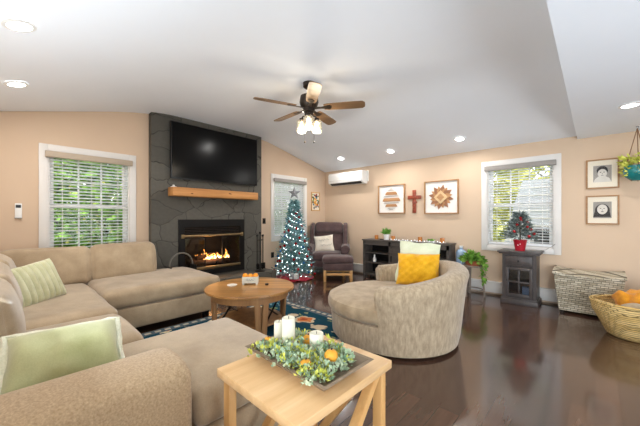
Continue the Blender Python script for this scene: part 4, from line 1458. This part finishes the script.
link('foliage', leaves(pts, .095, .2, .2), 'grassleaf', pp, smooth=False)
bm = B(); lathe(bm, [(0, 0), (.05, 0), (.09, .03), (.085, .03), (.045, .008), (0, .008)], seg=24)
tag(link('bowl', bm, 'plastic', loc=(-2.15, 5.2, SZ)), 'shallow white bowl of greenery on the sideboard', 'bowl')
pts = [(Vector((random.uniform(-.06, .06), random.uniform(-.05, .05), .02)), (0, 0, 1)) for _ in range(50)]
tag(link('greenery', leaves(pts, .04, .5, .3), 'leaf', loc=(-2.15, 5.2, SZ), smooth=False), 'sprig of leaves in the shallow white bowl', 'greenery', kind='stuff')
bm = B(); box(bm, -.03, .03, -.012, .012, 0, .018, .004)
tag(link('remote_control', bm, 'black', loc=(-3.14, 5.14, SZ), rz=.5), 'small dark remote beside the potted plant on the sideboard', 'remote')
gl = thing('light_garland', 'white string of lights lying along the sideboard top', 'lights', (-2.3, 5.15, SZ))
bm = B(); gp = [(-.62 + i * .03, .03 * math.sin(i * .9) - .0, .008 + .006 * math.sin(i * 1.7)) for i in range(36)]; tube(bm, gp, .004, 5); link('wire', bm, 'plastic', gl)
bm = B()
for i, p in enumerate(gp[::2]): ball(bm, (p[0], p[1] - .01, p[2] + .012), .008, 6)
link('bulbs', bm, 'fairysoft', gl, smooth=False)['kind'] = 'stuff'
wj = thing('water_jug', 'blue water jug on a crate at the end of the sideboard', 'jug', (-1.665, 5.29, .45))
bm = B(); lathe(bm, [(0, 0), (.075, 0), (.085, .02), (.085, .10), (.08, .115), (.085, .13), (.085, .21), (.06, .25), (.025, .27), (.025, .30), (0, .30)], seg=24); link('body', bm, 'water', wj)
bm = B(); lathe(bm, [(0, .295), (.03, .295), (.03, .325), (0, .325)], seg=16); link('cap', bm, 'plastic', wj)
bm = B()
for z in (.0, .15, .30): 
    for s in (-1, 1): box(bm, -.09, .09, s * .09 - .008, s * .09 + .008, z, z + .10); box(bm, s * .09 - .008, s * .09 + .008, -.09, .09, z, z + .10)
for x in (-.08, .08):
    for y in (-.08, .08): box(bm, x - .012, x + .012, y - .012, y + .012, 0, .44)
box(bm, -.098, .098, -.098, .098, .43, .45)
tag(link('wooden_crate', bm, 'greywood', loc=(-1.665, 5.29, 0), smooth=False), 'slatted grey crate under the blue water jug', 'crate')

# ------------------------------------------------------------------ plant stand
ps = thing('plant_stand', 'three-legged grey wooden stand carrying a trailing plant', 'plant stand', (-1.43, 5.12, 0))
bm = B(); lathe(bm, [(0, .47), (.15, .47), (.155, .48), (.15, .492), (0, .492)], seg=28); link('top', bm, 'standwood', ps)
for k in range(3):
    a = math.radians(-115 + 120 * k)
    bm = B(); bar(bm, (.165 * math.cos(a), .165 * math.sin(a), 0), (.125 * math.cos(a), .125 * math.sin(a), .475), .035, .022, .003, up=(math.cos(a), math.sin(a), 0)); link('leg', bm, 'standwood', ps)
bm = B(); lathe(bm, [(.128, .10), (.14, .10), (.14, .115), (.128, .115), (.128, .10)], seg=28, cap=False); link('ring', bm, 'standwood', ps)
tp = thing('trailing_plant', 'leafy green trailing plant in a brown bowl pot on the stand', 'plant', (-1.43, 5.12, .492))
bm = B(); lathe(bm, [(0, 0), (.10, 0), (.135, .075), (.125, .075), (.09, .012), (0, .01)], seg=28); link('pot', bm, 'terra', tp)
pts = []
for k in range(260):
    d = rball(); d.z = abs(d.z)
    pts.append((Vector((d.x * .14, d.y * .14, .06 + d.z * .12)), Vector((d.x, d.y, d.z * .6))))
for (sx, sy) in ((.15, -.02), (.15, -.06)):
    for k in range(20):
        t = k / 19
        pts.append((Vector((sx * (1 + .05 * t) + random.uniform(-.02, .02), sy * (1 + .05 * t) + random.uniform(-.02, .02), .06 - .30 * t)), Vector((sx, sy, -.3))))
link('foliage', leaves(pts, .085, .6, .1, .05), 'leaf', tp, smooth=False)

# ------------------------------------------------------------------ slate cabinet with mini tree
cb = thing('small_cabinet', 'small slate cabinet with one drawer and a four-pane glass door under the window', 'cabinet', (-.80, 5.19, 0))
bm = B(); box(bm, -.262, .262, -.215, .185, .745, .772, .006); box(bm, -.245, .245, -.195, .18, .725, .745, .004); link('top', bm, 'darkcab', cb)
bm = B(); box(bm, -.205, -.165, -.165, .175, .08, .73); box(bm, .165, .205, -.165, .175, .08, .73)
box(bm, -.165, .165, .16, .175, .08, .73); box(bm, -.165, .165, -.15, .16, .08, .11); box(bm, -.165, .165, -.155, .16, .54, .56); box(bm, -.165, .165, -.15, .16, .33, .342)
box(bm, -.165, .165, -.165, .16, .705, .73)
link('body', bm, 'darkcab', cb, smooth=False)
bm = B(); box(bm, -.228, .228, -.19, .18, 0, .07, .006); box(bm, -.215, .215, -.177, .177, .07, .09, .004); link('plinth', bm, 'darkcab', cb)
bm = B(); box(bm, -.162, .162, -.178, -.155, .565, .70, .003); box(bm, -.135, .135, -.184, -.176, .59, .675, .003); dw = link('drawer', bm, 'darkcab', cb)
bm = B(); ball(bm, (0, -.197, .632), .013, 10); link('knob', bm, 'black', dw)
bm = B()
for a in ((-.162, -.125, .115, .535), (.125, .162, .115, .535)): box(bm, a[0], a[1], -.178, -.156, a[2], a[3], .002)
for a in ((.115, .155), (.495, .535), (.315, .335)): box(bm, -.125, .125, -.178, -.157, a[0], a[1], .002)
box(bm, -.010, .010, -.177, -.158, .155, .495, .002)
do = link('door', bm, 'darkcab', cb)
bm = B(); box(bm, -.125, .125, -.168, -.165, .155, .495); link('pane', bm, 'cabglass', do, smooth=False)
bm = B(); ball(bm, (-.144, -.188, .34), .010, 8); link('knob', bm, 'black', do)
bm = B(); box(bm, -.06, .06, -.05, .05, 0, .13, .01)
tag(link('storage_box', bm, 'water', loc=(-.72, 5.2, .11)), 'pale blue box inside the slate cabinet behind its glass door', 'box')
mt_ = thing('miniature_tree', 'frosted miniature Christmas tree in a red pot on the slate cabinet', 'plant', (-.80, 5.13, .772))
bm = B(); lathe(bm, [(0, 0), (.06, 0), (.085, .15), (.09, .16), (.078, .16), (.055, .02), (0, .02)], seg=24); link('pot', bm, 'redpot', mt_)
bm = B()
[ball(bm, (px_, -.074 - pz_ * .05, pz_), .008, 6) for px_, pz_ in ((-.014, .085), (.012, .10))]; link('pot_motif', bm, 'plastic', mt_)
bm = B(); tube(bm, [(0, 0, .1), (.0, 0, .48)], .012, 6, taper=[1, .4]); link('trunk', bm, 'trunk', mt_)
pts = []
for k in range(130):
    t = (k + .5) / 130
    z = .185 + .345 * t
    r = .175 * (1 - t) ** 1.0 + .022
    a = k * 2.39996
    dv = Vector((math.cos(a), math.sin(a), 0))
    for q in range(7):
        s = .25 + .75 * q / 6
        pts.append((dv * r * s + Vector((0, 0, z - .04 * s * (1 - t) + .03 * s)), dv))
link('foliage', leaves(pts, .075, .32, .15), 'frost', mt_, smooth=False)
for k in range(9):
    t = k / 9
    a = YAW - PI / 2 + .9 * math.sin(k * 2.3) * 1.2
    r = .15 * (1 - t) ** 1.0 + .035
    bm = B(); ball(bm, (r * math.cos(a), r * math.sin(a), .22 + .29 * t), .022, 10); link('berry', bm, 'redorn', mt_)
bm = B(); tube(bm, [(-.72, 5.15, .78), (-.62, 5.2, .776), (-.52, 5.30, .79), (-.46, 5.38, .83), (-.42, 5.415, .87)], .004, 6)
link('power_cord', bm, 'photo_mid', mt_, world=True)

# ------------------------------------------------------------------ wicker trunk and basket
wt = thing('wicker_trunk', 'grey wicker trunk with dipped lid against the wall', 'trunk', (-.07, 5.16, 0))
bm = B()
def frust(bm, w0, w1, d0, d1, z0, z1, sag=0, inset=0):
    n = 12
    bot, top = [], []
    def per(w, d, z, sg):
        out = []
        for (ax, ay, bx, by) in ((-1, -1, 1, -1), (1, -1, 1, 1), (1, 1, -1, 1), (-1, 1, -1, -1)):
            for k in range(n):
                t = k / n
                x, y = ax + (bx - ax) * t, ay + (by - ay) * t
                zz = z - sg * (1 - x * x)
                out.append(bm.verts.new((x * w / 2, y * d / 2, zz)))
        return out
    A_ = per(w0, d0, z0, 0); C_ = per(w1, d1, z1, sag); D_ = per(w1 - .05, d1 - .05, z1, sag); E_ = per(w0 - .05, d0 - .05, z0 + .03, 0)
    for P_, Q_ in ((A_, C_), (C_, D_), (D_, E_)):
        for k in range(len(P_)): bm.faces.new((P_[k], P_[(k + 1) % len(P_)], Q_[(k + 1) % len(P_)], Q_[k]))
    bm.faces.new(A_[::-1]); bm.faces.new(E_)
    return bm
frust(bm, .56, .66, .30, .40, .035, .50, .015)
link('body', bm, 'wicker', wt)
bm = B()
n = 14
for i in range(1):
    top, bot = [], []
    for k in range(n + 1):
        t = 2 * k / n - 1
        sag = -.035 * (1 - t * t)
        top.append([bm.verts.new((t * .345, y, .545 + sag + zz)) for y, zz in ((-.215, -.03), (-.215, 0), (.19, .03), (.19, 0))])
    for A_, C_ in zip(top, top[1:]):
        for q in range(4): bm.faces.new((A_[q], A_[(q + 1) % 4], C_[(q + 1) % 4], C_[q]))
    bm.faces.new(top[0]); bm.faces.new(top[-1][::-1])
link('lid', bm, 'wicker', wt)
for x in (-.25, .25):
    for y in (-.12, .12):
        bm = B(); box(bm, x - .02, x + .02, y - .02, y + .02, 0, .05); link('foot', bm, 'wick', wt)

bk_ = thing('storage_basket', 'large oval tan wicker basket holding an orange throw', 'basket', cs(3.475, 3.06, 0), YAW)
bm = B()
pr = [(0, 0), (.66, 0), (.74, .03), (.86, .16), (.97, .26), (1.0, .325), (1.0, .34), (.955, .34), (.93, .26), (.82, .16), (.68, .05), (0, .045)]
lathe(bm, [(r * .55, z) for r, z in pr], seg=64, sy=.68)
for v in bm.verts:
    if v.co.z > .22: v.co.z += .03 * (v.co.x / .55) ** 2 * (v.co.z - .22) / .14
link('body', bm, 'tanwick', bk_)
bm = B(); tube(bm, [(.538 * math.cos(2 * PI * k / 48), .538 * .68 * math.sin(2 * PI * k / 48), .34 + .03 * math.cos(2 * PI * k / 48) ** 2) for k in range(48)], .017, 8, closed=True); link('rim', bm, 'tanwick', bk_)
bm = B()
pad(bm, (.62, .36, .20), .09, 16, .03, T((.08, .05, .325)), .05, 3, fq=9)
bm2 = bm
for v in bm2.verts:
    v.co.z += .02 * math.sin(v.co.x * 34 + v.co.y * 18) * (1 if v.co.z > .33 else 0)
tag(link('orange_throw', bm2, 'orangeknit', loc=cs(3.475, 3.06, 0), rz=YAW), 'rumpled orange knitted throw in the tan basket', 'blanket')
bm = B(); pad(bm, (.26, .13, .14), .06, 12, .02, T((-.13, -.21, .345)), .02, 6, fq=8)
tag(link('white_towel', bm, 'towel', loc=cs(3.475, 3.06, 0), rz=YAW), 'folded white towel at the front of the tan basket', 'towel')
bm = B(); pad(bm, (.20, .18, .14), .06, 10, .02, T((-.27, -.08, .28)), .02, 8, fq=8)
tag(link('grey_cloth', bm, 'chen_top', loc=cs(3.475, 3.06, 0), rz=YAW), 'beige folded cloth at the end of the tan basket', 'cloth')

# ------------------------------------------------------------------ hanging planter
hp = thing('hanging_planter', 'teal glazed planter hung from the ceiling by brown cords', 'planter', (.37, 5.17, 1.70))
bm = B(); lathe(bm, [(0, 0), (.05, 0), (.105, .05), (.125, .12), (.11, .18), (.10, .18), (.11, .11), (.08, .05), (0, .02)], seg=28); link('pot', bm, 'teal', hp)
bm = B()
for k in range(3):
    a = math.radians(80 + 120 * k)
    tube(bm, [(0, 0, .63), (.104 * math.cos(a), .104 * math.sin(a), .17), (.115 * math.cos(a), .115 * math.sin(a), .10), (.05 * math.cos(a), .05 * math.sin(a), -.005)], .005, 6)
link('cord', bm, 'rope', hp)
bm = B(); tube(bm, [(0, 0, .655), (.012, 0, .645), (.014, 0, .632), (0, 0, .622)], .004, 6); ball(bm, (0, 0, .65), .012, 8); link('hook', bm, 'silver', hp)
pts = []
for k in range(340):
    a = random.uniform(0, 2 * PI); t = random.random() ** 1.3
    r = .06 + .07 * random.random()
    pts.append((Vector((r * math.cos(a), r * math.sin(a), .20 - .14 * t * (r > .085) + .10 * random.random())), Vector((math.cos(a), math.sin(a), .5 - t))))
link('foliage', leaves(pts, .06, .45, .1), 'succy', hp, smooth=False)

# ------------------------------------------------------------------ outside
bm = B(); box(bm, -30, XL - WT - .02, -20, 30, -.5, -.4); box(bm, XL - WT - .02, 20, YB + WT + .02, 30, -.5, -.4); struct('lawn', bm, 'grass', smooth=False)
def garden_tree(x, y, h, r, mat, label, n=3200, size=.30, zc=.55):
    t = thing('garden_tree', label, 'tree', (x, y, -.4), 0, 'trees outside the windows')
    bm = B(); tube(bm, [(0, 0, 0), (.05, .03, h * .35), (0, 0, h * .8)], .09, 8, taper=[1.2, 1, .4])
    for k in range(7):
        a = k * 2.4; tube(bm, [(0, 0, h * (.3 + .06 * k)), (r * .6 * math.cos(a), r * .6 * math.sin(a), h * (.42 + .06 * k))], .03, 6)
    link('trunk', bm, 'trunk', t)
    pts = []
    for k in range(n):
        d = rball(); d = d.normalized() * d.length ** .6
        pts.append((Vector((d.x * r, d.y * r, h * zc + d.z * h * .48)), d))
    link('foliage', leaves(pts, size, .6, .1), mat, t, smooth=False)
garden_tree(-11.5, -2.2, 7, 1.7, 'hedge', 'leafy green tree outside beyond the hedge, toward the near wall')
garden_tree(-11.5, 2.0, 7, 1.7, 'hedge2', 'pale green tree outside beyond the hedge, straight behind the left window')
garden_tree(-8.6, 7.0, 4.6, 1.4, 'hedge', 'green tree outside the window behind the Christmas tree')
for (x, y, h, r, mt, lab) in ((-2.7, 10.6, 5.4, 1.15, 'hedge2', 'yellow-green tree just beside the white building outside'), (-5.6, 11.2, 5.2, 1.4, 'hedge', 'green tree farther from the white building outside'),
                      (-1.0, 14.6, 7.6, 1.9, 'hedge2', 'tall yellow-green tree behind the white building outside'), (3.4, 14.8, 7.8, 2.0, 'hedge', 'tall green tree behind the far end of the white building')):
    garden_tree(x, y, h, r, mt, lab)
hg = thing('hedge', 'dense clipped green hedge outside the window behind the sectional', 'hedge', (-7.6, 1.2, -.4))
pts = []
for k in range(15000):
    x, y, z = random.uniform(-.5, .5), random.uniform(-3.0, 3.8), .7 + random.uniform(0, 1) * 2.9
    if random.random() < .6: x = .5
    pts.append((Vector((x + random.uniform(-.15, .15), y, z)), Vector((.7, random.uniform(-.4, .4), .2))))
link('foliage', leaves(pts, .19, .6, .1), 'hedgeleaf', hg, smooth=False)
bm = B()
for k in range(9): tube(bm, [(0, -3 + .8 * k, 0), (.05, -3 + .8 * k, 1.5), (0, -2.9 + .8 * k, 2.6)], .04, 6)
link('stems', bm, 'trunk', hg)
hs = thing('neighbor_house', 'white sided building seen through the window above the slate cabinet', 'building', (.3, 7.5, -.4))
bm = B(); prism(bm, [(-2.02, 0), (-1.55, 2.05), (-1.42, 2.46), (2.6, 2.40), (2.6, 0)], 1, 0, 1.6)
link('wall', bm, 'siding', hs, smooth=False)
bm = B()
for k in range(14):
    z = .2 + k * .16
    box(bm, -2.0 + .235 * (z / 1.05) if z < 2.3 else -1.4, 2.6, -.012, 0, z, z + .012)
link('siding_laps', bm, 'photo_light', hs, smooth=False)
bm = B(); box(bm, -1.22, -.92, -.08, 0, 1.08, 1.42, .01)
vt = link('vent_box', bm, 'photo_dark', hs)
bm = B()
for k in range(5): box(bm, -1.20, -.94, -.095, -.08, 1.11 + k * .06, 1.14 + k * .06)
link('louver', bm, 'darkgap', vt, smooth=False)
